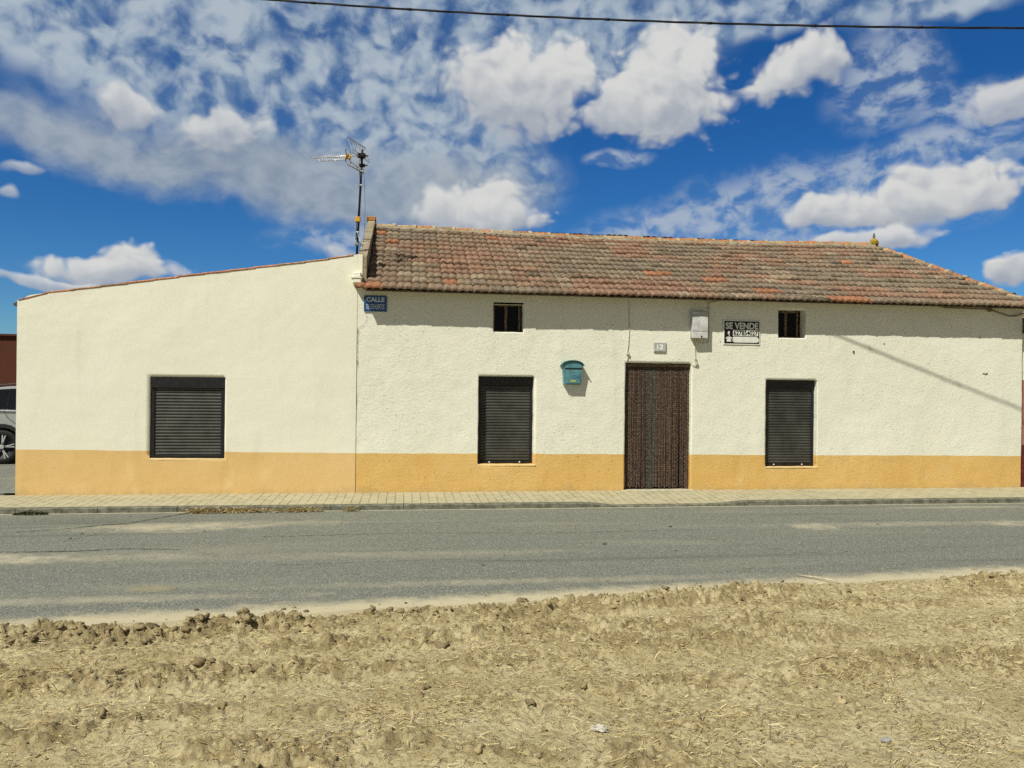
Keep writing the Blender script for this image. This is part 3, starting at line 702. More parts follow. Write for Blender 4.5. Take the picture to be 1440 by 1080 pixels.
# ---- small attic windows
def small_window(x0, x1, z0, z1, y, label=None):
    fr = MB(); w = .035
    fr.bbox(x0, x1, y, y+.05, z1-w, z1); fr.bbox(x0, x1, y, y+.05, z0, z0+w*.8); fr.bbox(x0, x0+w, y, y+.05, z0+w*.8, z1-w); fr.bbox(x1-w, x1, y, y+.05, z0+w*.8, z1-w)
    xm = (x0+x1)/2-.012; fr.bbox(xm-.022, xm+.022, y-.010, y+.05, z0+w*.8, z1-w)
    o = fr.build('window', M['wood'], house)
    for a, b in ((x0+w, xm-.02), (xm+.02, x1-w)):
        g = MB(); g.box(a, b, y+.022, y+.028, z0+w*.8, z1-w); q = g.build('pane', M['glass']); q.parent = o; q.location = -Vector(house.location)
small_window(1.352, 1.800, 2.492, 2.943, .13); small_window(6.066, 6.50, 2.492, 2.950, .155)
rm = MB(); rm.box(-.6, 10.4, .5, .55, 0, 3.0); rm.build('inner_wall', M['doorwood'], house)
# ---- door behind the curtain, threshold
d = MB(); d.box(3.47, 4.60, .20, .245, -.02, 2.04)
for i in range(6): d.bbox(3.50+i*.18, 3.66+i*.18, .185, .20, .02, 2.0, .006)
d.build('door', M['doorwood'], house)
d = MB(); d.bbox(3.44, 4.63, -.035, .19, -.10, .008, .008); d.build('doorstep', plain('worn_cement', (.50, .46, .34), .95, 0, .1, .12, 12), house)

# door curtain: strands of plaited plastic hung from a rail
cur = empty('door_curtain', (4.03, .08, 2.03), 'brown beaded strip curtain hanging in the doorway between the mailbox and the meter box', 'curtain')
rl = MB(); rl.bbox(3.49, 4.575, .05, .085, 1.985, 2.03, .004); rl.build('rail', M['wood'], cur)
st = MB(); ns = 96
spal = [(.125, .080, .053), (.105, .068, .047), (.145, .095, .062), (.095, .078, .056), (.085, .058, .042)]
gpal = [(.100, .088, .062), (.115, .105, .078), (.09, .078, .057)]
for i in range(ns):
    x = 3.50+(4.565-3.50)*(i+.5)/ns; t = (x-3.50)/1.065
    fold = .010*math.sin(t*17)+.005*math.sin(t*41+1); y0 = .066+(i % 2)*.006
    green = .33 < t < .50 or rng.random() < .06; pal_ = gpal if green and rng.random() < .75 else spal
    c = np.array(pal_[rng.integers(len(pal_))])*rng.uniform(.62, .92); zb = .018+rng.uniform(0, .03)
    sw = rng.normal(0, .012)+.012*math.sin(t*23); ph = rng.random()*3; step = .0165; n = int((1.99-zb)/step); v = []; f = []; cs_ = []
    for kx in range(n+1):
        z = 1.99-kx*step; q = (1.99-z)/2.0
        r = .0080+.0026*math.sin(kx*math.pi+ph*0) ; off = .0045*math.sin(kx*math.pi/2+ph)
        cxp = x+sw*q+off; cyp = y0+fold*min(1, q*2)
        for kk in range(6):
            a = kk*math.pi/3+kx*.5; v.append((cxp+r*math.cos(a), cyp+r*.8*math.sin(a), z))
        g = 1.7 if kx % 2 == 0 and rng.random() < .5 else .78
        cs_ += [tuple(c*g*rng.uniform(.8, 1.15))]*6
    for kx in range(n):
        for kk in range(6): k2 = (kk+1) % 6; f.append((kx*6+kk, kx*6+k2, (kx+1)*6+k2, (kx+1)*6+kk))
    b = len(st.v); st.v += v; st.f += [tuple(i_+b for i_ in q) for q in f]; st.c += cs_
st.build('strands', M['strand'], cur, True, True)

# ------------------------------------------------------------------ things on the wall
def text_mesh(s, size, ext=.001, off=0.):
    cu = bpy.data.curves.new('t', 'FONT'); cu.body = s; cu.size = size; cu.extrude = ext; cu.offset = off; cu.align_x = 'CENTER'; cu.align_y = 'CENTER'
    o = bpy.data.objects.new('t', cu); COL.objects.link(o); dg = bpy.context.evaluated_depsgraph_get(); me = bpy.data.meshes.new_from_object(o.evaluated_get(dg))
    bpy.data.objects.remove(o); return me
def text(s, cx, cz, y, w, h, mat, parent, off=0.):
    me = text_mesh(s, 1.0, .02, off); vs = np.array([v.co[:] for v in me.vertices]); a = vs.min(0); b = vs.max(0); m = (a+b)/2
    px, pz = w/(b[0]-a[0]), h/(b[1]-a[1])
    for v in me.vertices: v.co = Vector(((v.co.x-m[0])*px, y-.0015*(1+v.co.z*50*.2)-.0005, (v.co.y-m[1])*pz))
    me.name = 'lettering'; me.materials.clear(); me.materials.append(mat)
    for v in me.vertices: v.co += Vector((cx, 0, cz))-Vector(parent.location)
    o = bpy.data.objects.new('lettering', me); COL.objects.link(o); o.parent = parent; return o
M['signblue'] = plain('enamel_blue', (.022, .080, .24), .4, 0, .4, .1); M['signwhite'] = plain('sign_white', (.62, .68, .74), .5, 0, .3, .05)
M['signblack'] = plain('sign_black', (.006, .006, .007), .5, 0, .3, .1); M['paper'] = plain('sticker_white', (.72, .73, .66), .6, 0, .3, .04)
sn = empty('street_sign', (-.46, -.01, 2.88), 'blue street name plate under the left end of the tiled eave, reading CALLE', 'street sign')
b = MB(); r = .02; x0, x1, z0, z1 = -.632, -.288, 2.762, 3.004
poly = [(x0, z0), (x1, z0)]+[(x1-r+r*math.cos(a), z1-r+r*math.sin(a)) for a in np.linspace(0, math.pi/2, 5)]+[(x0+r+r*math.cos(a), z1-r+r*math.sin(a)) for a in np.linspace(math.pi/2, math.pi, 5)]
b.prism(poly, -.022, -.010); finish(b.build('plate', M['signblue'], sn))
text('CALLE', -.46, 2.942, -.022, .27, .070, M['signwhite'], sn, .03); text('DE LOS HUERTOS', -.46, 2.835, -.022, .27, .075, M['signwhite'], sn, .0)
sv = empty('for_sale_sign', (5.43, -.01, 2.56), 'black and white SE VENDE sign with phone number, right of the meter box', 'sign')
b = MB(); b.bbox(5.112, 5.745, -.014, -.006, 2.362, 2.762, .002); b.build('border', M['paper'], sv)
b = MB(); b.box(5.130, 5.728, -.017, -.0142, 2.382, 2.744); b.build('panel', M['signblack'], sv)
text('SE VENDE', 5.43, 2.668, -.017, .56, .110, M['paper'], sv, .035)
b = MB(); b.box(5.275, 5.708, -.0195, -.0172, 2.505, 2.603); b.build('number_strip', M['paper'], sv); text('627854027', 5.492, 2.553, -.0197, .415, .080, M['signblack'], sv, .025)
b = MB(); pl = [(5.272, 2.415), (5.285, 2.405), (5.31, 2.398), (5.68, 2.398), (5.715, 2.41), (5.725, 2.44), (5.71, 2.475), (5.68, 2.492), (5.28, 2.492), (5.270, 2.47)]
b.prism(pl, -.0195, -.0172); finish(b.build('paper_patch', M['paper'], sv))
b = MB(); b.prism([(5.185, 2.535), (5.213, 2.53), (5.222, 2.575), (5.195, 2.58)], -.0195, -.0172); b.prism([(5.205, 2.50), (5.216, 2.50), (5.222, 2.528), (5.211, 2.529)], -.0195, -.0172); finish(b.build('handset_symbol', M['paper'], sv))
b = MB(); b.prism([(5.155, 2.455), (5.158, 2.475), (5.18, 2.488), (5.208, 2.492), (5.236, 2.488), (5.258, 2.475), (5.26, 2.455), (5.235, 2.452), (5.232, 2.466), (5.184, 2.466), (5.181, 2.452)], -.0195, -.0172)
b.prism([(5.168, 2.410), (5.248, 2.410), (5.243, 2.445), (5.232, 2.448), (5.222, 2.464), (5.194, 2.464), (5.184, 2.448), (5.173, 2.445)], -.0195, -.0172); b.prism([(5.198+.014*math.cos(a)+.01, 2.432+.014*math.sin(a)) for a in np.linspace(0, 6.0, 10)], -.0205, -.0196)
finish(b.build('telephone_symbol', M['paper'], sv))
nm = empty('house_number', (4.045, 0, 2.30), 'small grey plaque with number 12 above the doorway', 'house number')
b = MB(); b.bbox(3.944, 4.150, -.030, -.004, 2.222, 2.376, .010); b.build('plate', plain('pale_grey_ceramic', (.42, .43, .40), .5, 0, .4, .1), nm)
text('12', 4.045, 2.302, -.030, .105, .085, plain('bright_white', (.85, .86, .85), .5), nm, .03)

# mailbox
mbx = empty('mailbox', (2.60, 0, 1.85), 'pale turquoise metal mailbox with arched lid on the cream wall', 'mailbox')
M['teal'] = plain('turquoise_paint', (.09, .25, .285), .35, 0, .5, .12, 8); M['teald'] = plain('dark_turquoise_edge', (.045, .15, .15), .4, 0, .5, .1)
b = MB(); zt, zbm = 1.985, 1.682
v = [(2.445, -.125, zt), (2.755, -.125, zt), (2.732, -.10, zbm), (2.468, -.10, zbm), (2.445, -.004, zt), (2.755, -.004, zt), (2.732, -.004, zbm), (2.468, -.004, zbm)]
b.add(v, [(0, 3, 2, 1), (4, 5, 6, 7), (0, 4, 7, 3), (1, 2, 6, 5), (3, 7, 6, 2), (0, 1, 5, 4)])
arc = [(2.60+.155*math.cos(a), 1.985+.062*math.sin(a)) for a in np.linspace(0, math.pi, 13)]; b.prism(arc, -.125, -.004)
finish(b.build('body', M['teal'], mbx))
b = MB(); path = [(2.415, 1.985), (2.435, 1.995)]+[(2.60+.172*math.cos(a), 1.985+.080*math.sin(a)) for a in np.linspace(math.pi*.94, math.pi*.06, 13)]+[(2.765, 1.995), (2.785, 1.985)]
inner = [(x, z-.010) for x, z in path]; b.prism(path+inner[::-1], -.150, -.002); finish(b.build('lid', M['teald'], mbx))
b = MB(); b.box(2.475, 2.745, -.1275, -.124, 1.925, 1.941); b.build('letter_slot', M['black'], mbx)
b = MB(); b.add([(2.475, -.129, 1.944), (2.742, -.129, 1.944), (2.742, -.132, 1.985), (2.475, -.132, 1.985), (2.475, -.12, 1.944), (2.742, -.12, 1.944), (2.742, -.12, 1.985), (2.475, -.12, 1.985)],
       [(0, 1, 2, 3), (0, 4, 5, 1), (3, 2, 6, 7), (0, 3, 7, 4), (1, 5, 6, 2)]); finish(b.build('slot_flap', M['teal'], mbx))
b = MB(); b.bbox(2.485, 2.718, -.1215, -.095, 1.70, 1.915, .003); b.build('door', M['teal'], mbx)
b = MB(); b.lathe([(0, -.012), (.010, -.011), (.011, 0)], 2.602, -.1215, 1.888, 12, 'y'); b.build('lock', M['steel'], mbx)
b = MB(); b.tube([(2.625+.028*math.cos(a), -.1235, 1.808+.022*math.sin(a)) for a in np.linspace(0, 5.6, 12)], .004, 6); b.prism([(2.65, 1.80), (2.705, 1.785), (2.705, 1.835)], -.126, -.1215); finish(b.build('horn_emblem', plain('faded_blue', (.06, .20, .32), .5), mbx))
b = MB(); b.bbox(2.565, 2.655, -.124, -.1215, 1.725, 1.752, .002); b.build('name_sticker', plain('yellow_sticker', (.40, .42, .10), .6), mbx)

# electric meter box with its cables
mt = empty('meter_box', (4.67, 0, 2.65), 'grey plastic electrical connection box with looped cables under the eave', 'electrical box')
M['greybox'] = plain('weathered_grey_plastic', (.47, .48, .47), .6, 0, .3, .1)
b = MB(); b.bbox(4.555, 4.800, -.115, -.004, 2.455, 2.885, .012); b.build('case', M['greybox'], mt)
b = MB(); b.bbox(4.548, 4.806, -.130, -.116, 2.560, 2.80, .006); b.bbox(4.548, 4.806, -.130, -.116, 2.448, 2.553, .006); b.build('cover', plain('light_grey_plastic', (.56, .57, .55), .55), mt)
b = MB(); b.lathe([(0, -.012), (.012, -.010), (.013, 0)], 4.695, -.130, 2.478, 10, 'y'); b.build('screw', M['black'], mt)
b = MB(); b.prism([(4.62, 2.745), (4.655, 2.77), (4.675, 2.80), (4.69, 2.79), (4.665, 2.745), (4.64, 2.71), (4.625, 2.715), (4.64, 2.738)], -.1325, -.1302); finish(b.build('torn_label', M['white'], mt))
cb = empty('conduit_cable', (4.83, 0, 2.7), 'cream cables looping from the eave into the underside of the grey box', 'cable', 'cables on the front wall')
def bez(P, n=8):
    P = [Vector(p) for p in P]; out = []
    Q = [P[0]]+P+[P[-1]]
    for i in range(1, len(Q)-2):
        for k in range(n):
            t = k/n; a, b_, c_, d_ = Q[i-1], Q[i], Q[i+1], Q[i+2]
            out.append(.5*((2*b_)+(-a+c_)*t+(2*a-5*b_+4*c_-d_)*t*t+(-a+3*b_-3*c_+d_)*t**3))
    out.append(P[-1]); return out
b = MB(); b.tube(bez([(5.02, -.02, 3.06), (4.88, -.03, 3.03), (4.855, -.035, 2.95), (4.855, -.035, 2.45), (4.82, -.04, 2.385), (4.72, -.05, 2.365), (4.64, -.05, 2.39), (4.605, -.05, 2.46)]), .0085, 7)
for i, (x, dz) in enumerate(((4.60, .07), (4.65, .05), (4.70, .085), (4.745, .06))):
    b.tube(bez([(x, -.05, 2.46), (x+.012, -.055, 2.41), (x+.03, -.045, 2.372)]), .005, 6)
b.build('cable', M['cablecream'], cb, True)
for z in (2.93, 2.62): b = MB(); b.bbox(4.838, 4.872, -.048, -.004, z, z+.014, .002); b.build('clip', M['steel'], cb)
cb2 = empty('thin_cable', (4.65, 0, 2.2), 'short cream cable from the grey box down to the top right corner of the doorway', 'cable', 'cables on the front wall')
b = MB(); b.tube(bez([(4.628, -.035, 2.43), (4.632, -.016, 2.36), (4.640, -.014, 2.20), (4.645, -.018, 2.10), (4.660, -.028, 2.05), (4.645, -.022, 2.015), (4.59, -.015, 2.025)]), .007, 6); b.build('cable', M['cablecream'], cb2, True)
b = MB(); b.bbox(4.642, 4.685, -.036, -.006, 2.015, 2.065, .006); b.build('junction', M['cablecream'], cb2)
b = MB(); b.bbox(4.630, 4.662, -.030, -.004, 2.105, 2.13, .004); b.build('clip', M['cablecream'], cb2)
cb3 = empty('thin_cable', (3.52, 0, 2.5), 'thin cream cable hanging from the eave to the top left corner of the doorway', 'cable', 'cables on the front wall')
b = MB(); b.tube(bez([(3.525, -.10, 3.07), (3.528, -.03, 3.02), (3.532, -.014, 2.85), (3.536, -.016, 2.58), (3.528, -.014, 2.38), (3.512, -.016, 2.24), (3.50, -.03, 2.19), (3.515, -.022, 2.13), (3.492, -.015, 2.05)]), .006, 6); b.build('cable', M['cablecream'], cb3, True)
b = MB(); b.bbox(3.492, 3.540, -.042, -.004, 2.165, 2.195, .004); b.bbox(3.506, 3.530, -.030, -.004, 2.195, 2.215, .004); b.build('bracket', M['cablecream'], cb3)
cb4 = empty('slack_cable', (10.1, 0, 3.0), 'slack brown cable sagging under the right end of the eave', 'cable', 'cables on the front wall')
b = MB(); b.tube(bez([(9.0, -.05, 3.055), (9.80, -.05, 3.045), (9.92, -.045, 3.03), (10.08, -.04, 2.985), (10.24, -.035, 2.945), (10.40, -.03, 2.955), (10.56, -.03, 3.01), (10.70, .0, 3.05)]), .011, 6); b.build('cable', plain('dirty_cable', (.20, .17, .12), .8), cb4, True)
b = MB(); b.bbox(9.86, 9.90, -.07, -.004, 3.01, 3.06, .004); b.build('bracket', M['wood'], cb4)
# chipped plaster and old wall plugs
for x, z, s, lab in ((7.40, 2.278, .030, 'grey plug in a chipped hole, lower left end of the cable shadow'), (7.945, 2.430, .022, 'small chip in the plaster just above the cable shadow'), (9.72, 2.575, .024, 'chip in the plaster under the right end of the eave shadow'), (9.84, 1.95, .034, 'cluster of chipped holes in the plaster near the right corner'), (5.065, 2.412, .012, 'small nail hole left of the for sale sign')):
    b = MB()
    for q in range(3 if s > .025 else 1):
        ox = random.uniform(-1.4, 1.4)*s*(s > .03); oz = random.uniform(-.5, .5)*s
        poly = [(x+ox+s*.5*random.uniform(.6, 1.2)*math.cos(a), z+oz+s*.38*random.uniform(.6, 1.2)*math.sin(a)) for a in np.linspace(0, 6.28, 8)[:-1]]
        b.prism(poly, -.014, .002)
    o = finish(b.build('plaster_chip', plain('bare_cement_grey', (.16, .155, .12), .95, 0, .1, .2, 40), house)); o['label'] = lab

# ------------------------------------------------------------------ aerial
an = empty('tv_aerial', (-.76, .35, 3.55), 'television aerial on a dark mast beside the parapet', 'aerial')
b = MB(); b.tube([(-.775, .35, 3.55), (-.740, .35, 4.4), (-.700, .35, 5.33)], .018, 10); b.build('mast', M['mast'], an, True)
dv = Vector((-.9, .436, 0)); pv = Vector((.436, .9, 0)); O = Vector((-.712, .35, 5.235))
b = MB(); b.tube([O+dv*(-.06), O+dv*.88+Vector((0, 0, .03))], .011, 8); b.tube([O+dv*.28-Vector((0, 0, .042)), O+dv*.72-Vector((0, 0, .032))], .009, 8); b.tube([O+dv*.72-Vector((0, 0, .032)), O+dv*.80], .007, 6); b.build('boom', M['aerial'], an, True)
b = MB()
for i in range(17):
    p = O+dv*(.30+.58*i/16)+Vector((0, 0, .03*i/16)); h = .055-.0012*i; b.tube([p-Vector((0, 0, h))-pv*.02, p+Vector((0, 0, h))+pv*.02], .0032, 5)
    if i % 2 == 0: b.tube([p-pv*h*1.2, p+pv*h*1.2], .0032, 5)
b.build('director', M['aerial'], an)
for sgn in (1, -1):
    b = MB(); c0 = O+dv*.02+Vector((0, 0, .02*sgn)); c1 = O+dv*(.09 if sgn > 0 else .10)+Vector((0, 0, .21*sgn))
    for c_ in (c0, c1, c0.lerp(c1, .95)): b.tube([c_-pv*.28, c_+pv*.28], .006, 6)
    for i in range(10):
        u = -.28+.56*i/9; b.tube([c0+pv*u, c1+pv*u], .0035, 5)
    b.tube([O, c1], .007, 6)
    b.build('reflector', M['aerial'], an)
b = MB(); p = O+dv*.24; b.bbox(p.x-.045, p.x+.045, p.y-.03, p.y+.03, p.z-.035, p.z+.035, .008); b.build('dipole_box', M['yellow'], an)
b = MB()
for s_ in (-1, 1):
    for z_ in (-1, 1): b.tube([p+pv*.03*s_, p+pv*.09*s_+Vector((0, 0, .08*z_)), p+pv*.05*s_+Vector((0, 0, .10*z_))], .006, 6)
b.build('dipole', M['black'], an)
b = MB(); b.bbox(-.775, -.655, .31, .39, 5.20, 5.265, .01); b.tube([(-.66, .35, 5.235), (-.61, .35, 5.23)], .012, 6); b.build('clamp', M['black'], an)
b = MB(); b.bbox(-.75, -.66, .315, .385, 5.06, 5.10, .01); b.tube([(-.66, .35, 5.08), (-.62, .35, 5.085)], .01, 6); b.build('clamp', M['black'], an)
b = MB(); b.bbox(-.800, -.720, .30, .36, 4.185, 4.265, .008); b.build('amplifier', M['yellow'], an)
b = MB(); b.tube(bez([p-Vector((0, 0, .035)), O+dv*.10-Vector((0, 0, .16)), (-.745, .33, 5.0), (-.735, .33, 4.7), (-.76, .33, 4.27)]), .005, 6)
b.tube(bez([(-.775, .33, 4.19), (-.785, .33, 3.95), (-.74, .33, 3.88), (-.68, .30, 3.80)]), .005, 6); b.tube([(-.755, .33, 4.19), (-.79, .33, 3.9)], .005, 6)
b.tube(bez([(-.69, .37, 5.1), (-.66, .38, 4.7), (-.655, .38, 4.2), (-.68, .38, 3.78)]), .0025, 5); b.build('coax_cable', M['black'], an, True)
for x, z, tl in ((-.712, 4.985, None), (-.722, 4.765, [(-.73, .33, 4.765), (-.80, .32, 4.75)]), (-.765, 4.03, [(-.765, .33, 4.03), (-.73, .32, 3.90), (-.70, .32, 3.87)])):
    b = MB(); b.bbox(x-.024, x+.024, .325, .375, z-.009, z+.009, .003)
    if tl: b.tube(tl, .004, 5)
    b.build('cable_tie', M['white'], an)
b = MB(); b.tube([(-.80, .35, 3.845), (-.60, .35, 3.86)], .010, 6); b.bbox(-.80, -.75, .32, .38, 3.82, 3.87, .006); b.build('wall_bracket', M['steel'], an)

# ------------------------------------------------------------------ overhead cable (twisted bundle)
b = MB(); pts = []
for i in range(241):
    x = -32+64*i/240; pts.append(Vector((x, -1.157-.2196*x, 6.918-.0655*x+.10*(((x-3)/5)**2-1)*(.5 if abs(x-3) > 9 else 1)+(.10*.5*(81/25-1)-0 if abs(x-3) > 9 else 0)*1)))
for ph in (0, 2.1, 4.2):
    tp = [p+Vector((0, math.sin(ph+i*.9), math.cos(ph+i*.9)))*.0075 for i, p in enumerate(pts)]; b.tube(tp, .008, 6)
for i in range(0, 241, 5):
    p = pts[i]; q = pts[min(i+1, 240)]; d_ = (q-p).normalized() if i < 240 else Vector((1, 0, 0)); b.tube([p-d_*.03, p+d_*.03], .019, 8)
tag(b.build('overhead_cable', M['black'], None, True), 'black twisted power cable crossing the sky above the house', 'power cable')

# ------------------------------------------------------------------ neighbours
nb = empty('neighbour_house', (14.5, 1, 0), 'red and cream house with old tiled roof beyond the right corner of the tiled house', 'house', 'joined village houses on the street')
w = MB(); w.box(10.54, 19, .10, 6, -.12, .72); w.build('painted_plinth', plain('dark_red_plinth', (.14, .03, .03), .9, 0, .1, .2), nb)
w = MB(); w.box(10.54, 19, .12, 6, .72, 1.85); w.build('red_wall', plain('faded_red_paint', (.36, .16, .13), .9, 0, .1, .12), nb)
w = MB(); w.box(10.54, 19, .12, 6, 1.85, 2.82); w.build('wall', M['cream_rough'], nb)
tile_plane((10.56, -.15, 2.74), (1, 0, 0), (0, 1.4, .60), 8.6, 1.52, 5, .232, lambda w_: (0, 8.6), nb, 'roof', None, .014, 1)
w = MB(); w.box(10.56, 19, -.12, .118, 2.66, 2.715); w.build('eave_board', M['eavewood'], nb)
# dark red building behind the car
br = empty('barn', (-14, 12, 0), 'dark rust-red building across the side street on the far left', 'building')
k = N('dark_rust_render'); v = k.coord((1, 1, .5)); k.base(k.mix(k.ramp(k.noise(v, 1.5, 6, .7), .3, .7), (.070, .018, .007), (.092, .027, .011))); k.nrm(k.bump(k.noise(v, 30, 5), .4, .01)); M['rust'] = k.m
w = MB(); w.box(-26, -7.6, 12, 18, -.2, 2.90); w.build('wall', M['rust'], br)
w = MB(); w.box(-26.1, -7.5, 11.92, 18.1, 2.90, 2.955); w.build('coping', M['rust'], br)

# ------------------------------------------------------------------ parked car (side-on, facing right, rear wheel in view)
car = empty('parked_car', (-6.4, 5.4, -.025), 'silver grey estate car parked across the side street behind the cream annex', 'car')
GX, GZ = -7.90, -.025     # rear axle
M['paint'] = plain('silver_paint', (.44, .46, .46), .22, .35, .6, .03); M['clad'] = plain('black_cladding', (.015, .015, .016), .6)
k = N('car_glass'); k.base((.008, .009, .011)); k.p.inputs['Roughness'].default_value = .04; M['cglass'] = k.m
WB = 2.68; y0, y1 = 4.52, 6.32; yc = (y0+y1)/2
def arch(cx, r, n=12): return [(cx+r*math.cos(a), .345+r*math.sin(a)) for a in np.linspace(math.pi+.25, -.25, n)]
lower = [(-.86, .30), (-.90, .55), (-.88, .85), (-.80, 1.02), (-.60, 1.08), (.5, 1.05), (1.6, 1.02), (2.3, .99), (2.85, .94), (3.35, .82), (3.52, .66), (3.55, .40), (3.48, .22)]
poly = lower+[(WB+.40, .22)]+arch(WB, .40)[::-1]+[(WB-.41, .22), (.41, .22)]+arch(0, .40)[::-1]+[(-.42, .24)]
def loft(mb, poly, secs):
    n = len(poly); v = []; zc = .6
    for (y, sx, sz, dx) in secs: v += [(GX+1.3+(x-1.3)*sx+dx, y, GZ+zc+(z-zc)*sz) for x, z in poly]
    f = [(i*n+k_, i*n+(k_+1) % n, (i+1)*n+(k_+1) % n, (i+1)*n+k_) for i in range(len(secs)-1) for k_ in range(n)]
    mb.add(v, f); b0 = len(mb.v)-len(v)
    mb.f.append(tuple(b0+i for i in range(n))); mb.f.append(tuple(b0+(len(secs)-1)*n+i for i in range(n-1, -1, -1)))
b = MB(); loft(b, poly, [(y0+.03, .975, .93, 0), (y0, .99, .99, 0), (y0+.04, 1, 1, 0), (y1-.04, 1, 1, 0), (y1, .99, .99, 0), (y1-.03, .975, .93, 0)]); body = finish(b.build('body', M['paint'], car))
gh = [(-.72, 1.02), (-.60, 1.30), (-.38, 1.49), (.2, 1.565), (.9, 1.58), (1.35, 1.52), (1.75, 1.36), (2.25, 1.0)]
def ghsec(y, ins): return [(GX+x*(1-ins*.02)+.0, y, GZ+z) for x, z in gh]
b = MB(); n = len(gh); v = []; 
for side in (0, 1):
    for x, z in gh:
        t = (z-1.0)/.58; yy = (y0+.05+.16*t) if side == 0 else (y1-.05-.16*t); v.append((GX+x, yy, GZ+z))
b.add(v, [tuple(range(n)), tuple(range(2*n-1, n-1, -1))]+[(i, i+n, (i+1) % n+n, (i+1) % n) for i in range(n)]); finish(b.build('cabin', M['paint'], car))
def side_pane(xz, name, mat, off):
    b = MB(); v = []
    for x, z in xz: t = (z-1.0)/.58; v.append((GX+x, y0+.05+.16*t-off, GZ+z))
    b.add(v, [tuple(range(len(v)))]); b.add([(p[0], p[1]+off*.8, p[2]) for p in v], [tuple(range(len(v)))]); m_ = len(v)
    b.add(v+[(p[0], p[1]+off*.8, p[2]) for p in v], [(i, (i+1) % m_, (i+1) % m_+m_, i+m_) for i in range(m_)])
    return finish(b.build(name, mat, car))
side_pane([(-.50, 1.10), (-.42, 1.36), (-.20, 1.475), (.062, 1.495), (.062, 1.09)], 'side_window', M['cglass'], .012)
side_pane([(.074, 1.09), (.074, 1.497), (.85, 1.515), (.85, 1.07)], 'side_window', M['cglass'], .012)
side_pane([(.93, 1.07), (.93, 1.51), (1.28, 1.46), (1.62, 1.32), (1.95, 1.06)], 'side_window', M['cglass'], .012)
b = MB(); b.tube([(GX-.55, y0+.20, GZ+1.54), (GX+.2, y0+.19, GZ+1.595), (GX+1.2, y0+.19, GZ+1.585)], .014, 6); b.build('roof_rail', M['clad'], car)
for hx in (.30, 1.35):
    b = MB(); b.bbox(GX+hx, GX+hx+.20, y0-.03, y0+.01, GZ+.94, GZ+.965, .006); b.build('handle', M['aerial'], car)
for pts in ([(.05, 1.05), (.12, .92), (.40, .72), (.48, .45), (.50, .30)], [(.89, 1.04), (.90, .30)], [(1.95, 1.0), (1.98, .30)]):
    b = MB(); b.tube([(GX+x, y0-.001, GZ+z) for x, z in pts], .004, 4); b.build('door_seam', M['black'], car)
b = MB(); b.bbox(GX+.43, GX+WB-.43, y0-.012, y0+.03, GZ+.20, GZ+.34, .01)
for cx in (0, WB):
    pa = [(GX+cx+r_*math.cos(a), GZ+.345+r_*math.sin(a)) for r_, rr in ((.46, 0),) for a in np.linspace(math.pi+.15, -.15, 14)]; pb = [(GX+cx+.395*math.cos(a), GZ+.345+.395*math.sin(a)) for a in np.linspace(-.15, math.pi+.15, 14)]
    b.prism(pa+pb, y0-.012, y0+.03)
finish(b.build('cladding', M['clad'], car))
for cx in (0, WB):
    for side in (0, 1):
        yw = y0+.015 if side == 0 else y1-.235; sg = -1
        b = MB(); b.lathe([(.255, .0), (.30, -.004), (.335, .012), (.345, .04), (.345, .19), (.33, .215), (.26, .22), (.255, 0)], GX+cx, yw, GZ+.345, 32, 'y')
        ty = b.build('wheel', M['black'], car, True)
        r_ = MB(); r_.lathe([(.26, .012), (.25, .004), (.24, .02), (.235, .06), (.0, .075)], GX+cx, yw, GZ+.345, 32, 'y')
        q = r_.build('rim', M['clad'], None, True); q.parent = ty; q.location = -Vector(car.location)
        s_ = MB(); yo = yw+.012 if side == 0 else yw+.2
        for k_ in range(5):
            a = 2*math.pi*k_/5+.12
            for da in (-.12, .12):
                p0 = (GX+cx+.05*math.cos(a), GZ+.345+.05*math.sin(a)); p1 = (GX+cx+.245*math.cos(a+da), GZ+.345+.245*math.sin(a+da)); nx_, nz_ = -math.sin(a)*.010, math.cos(a)*.010
                s_.prism([(p0[0]-nx_, p0[1]-nz_), (p1[0]-nx_, p1[1]-nz_), (p1[0]+nx_, p1[1]+nz_), (p0[0]+nx_, p0[1]+nz_)], yo, yo+.025)
        s_.lathe([(0, -.005), (.045, .0), (.05, .03)], GX+cx, yo, GZ+.345, 12, 'y')
        q = finish(s_.build('spokes', M['aerial'])); q.parent = ty; q.location = -Vector(car.location)
b = MB(); b.bbox(GX-.905, GX-.80, y0+.02, y0+.22, GZ+.80, GZ+.98, .01); b.build('tail_light', plain('red_lens', (.25, .01, .01), .2), car)
b = MB(); b.bbox(GX+3.28, GX+3.50, y0+.03, y0+.30, GZ+.62, GZ+.76, .01); b.build('headlight', plain('clear_lens', (.5, .5, .5), .1), car)

# ------------------------------------------------------------------ camera
cam = bpy.data.cameras.new('camera'); co = bpy.data.objects.new('camera', cam); COL.objects.link(co); S.camera = co
fw = Vector((.13796316, .99043736, 0)); rt = Vector((.99037363, -.13795428, .0113444)); up = Vector((-.01123591, .00156511, .99993565))
m = Matrix((rt, up, -fw)).transposed().to_4x4(); m.translation = Vector((0, -11.9, 1.68)); co.matrix_world = m
cam.sensor_fit = 'HORIZONTAL'; cam.sensor_width = 36; cam.lens = 36*1080/1440; cam.clip_end = 3000; cam.clip_start = .05

# ------------------------------------------------------------------ sun
SD = Vector((.57, .56, -1)).normalized()      # direction the light travels
sl_ = bpy.data.lights.new('sun', 'SUN'); sl_.energy = 4.7; sl_.angle = math.radians(.53); sl_.color = (1, .955, .83)
so = bpy.data.objects.new('sun', sl_); COL.objects.link(so); so.rotation_euler = SD.to_track_quat('-Z', 'Y').to_euler(); so.location = (-8, -10, 14)

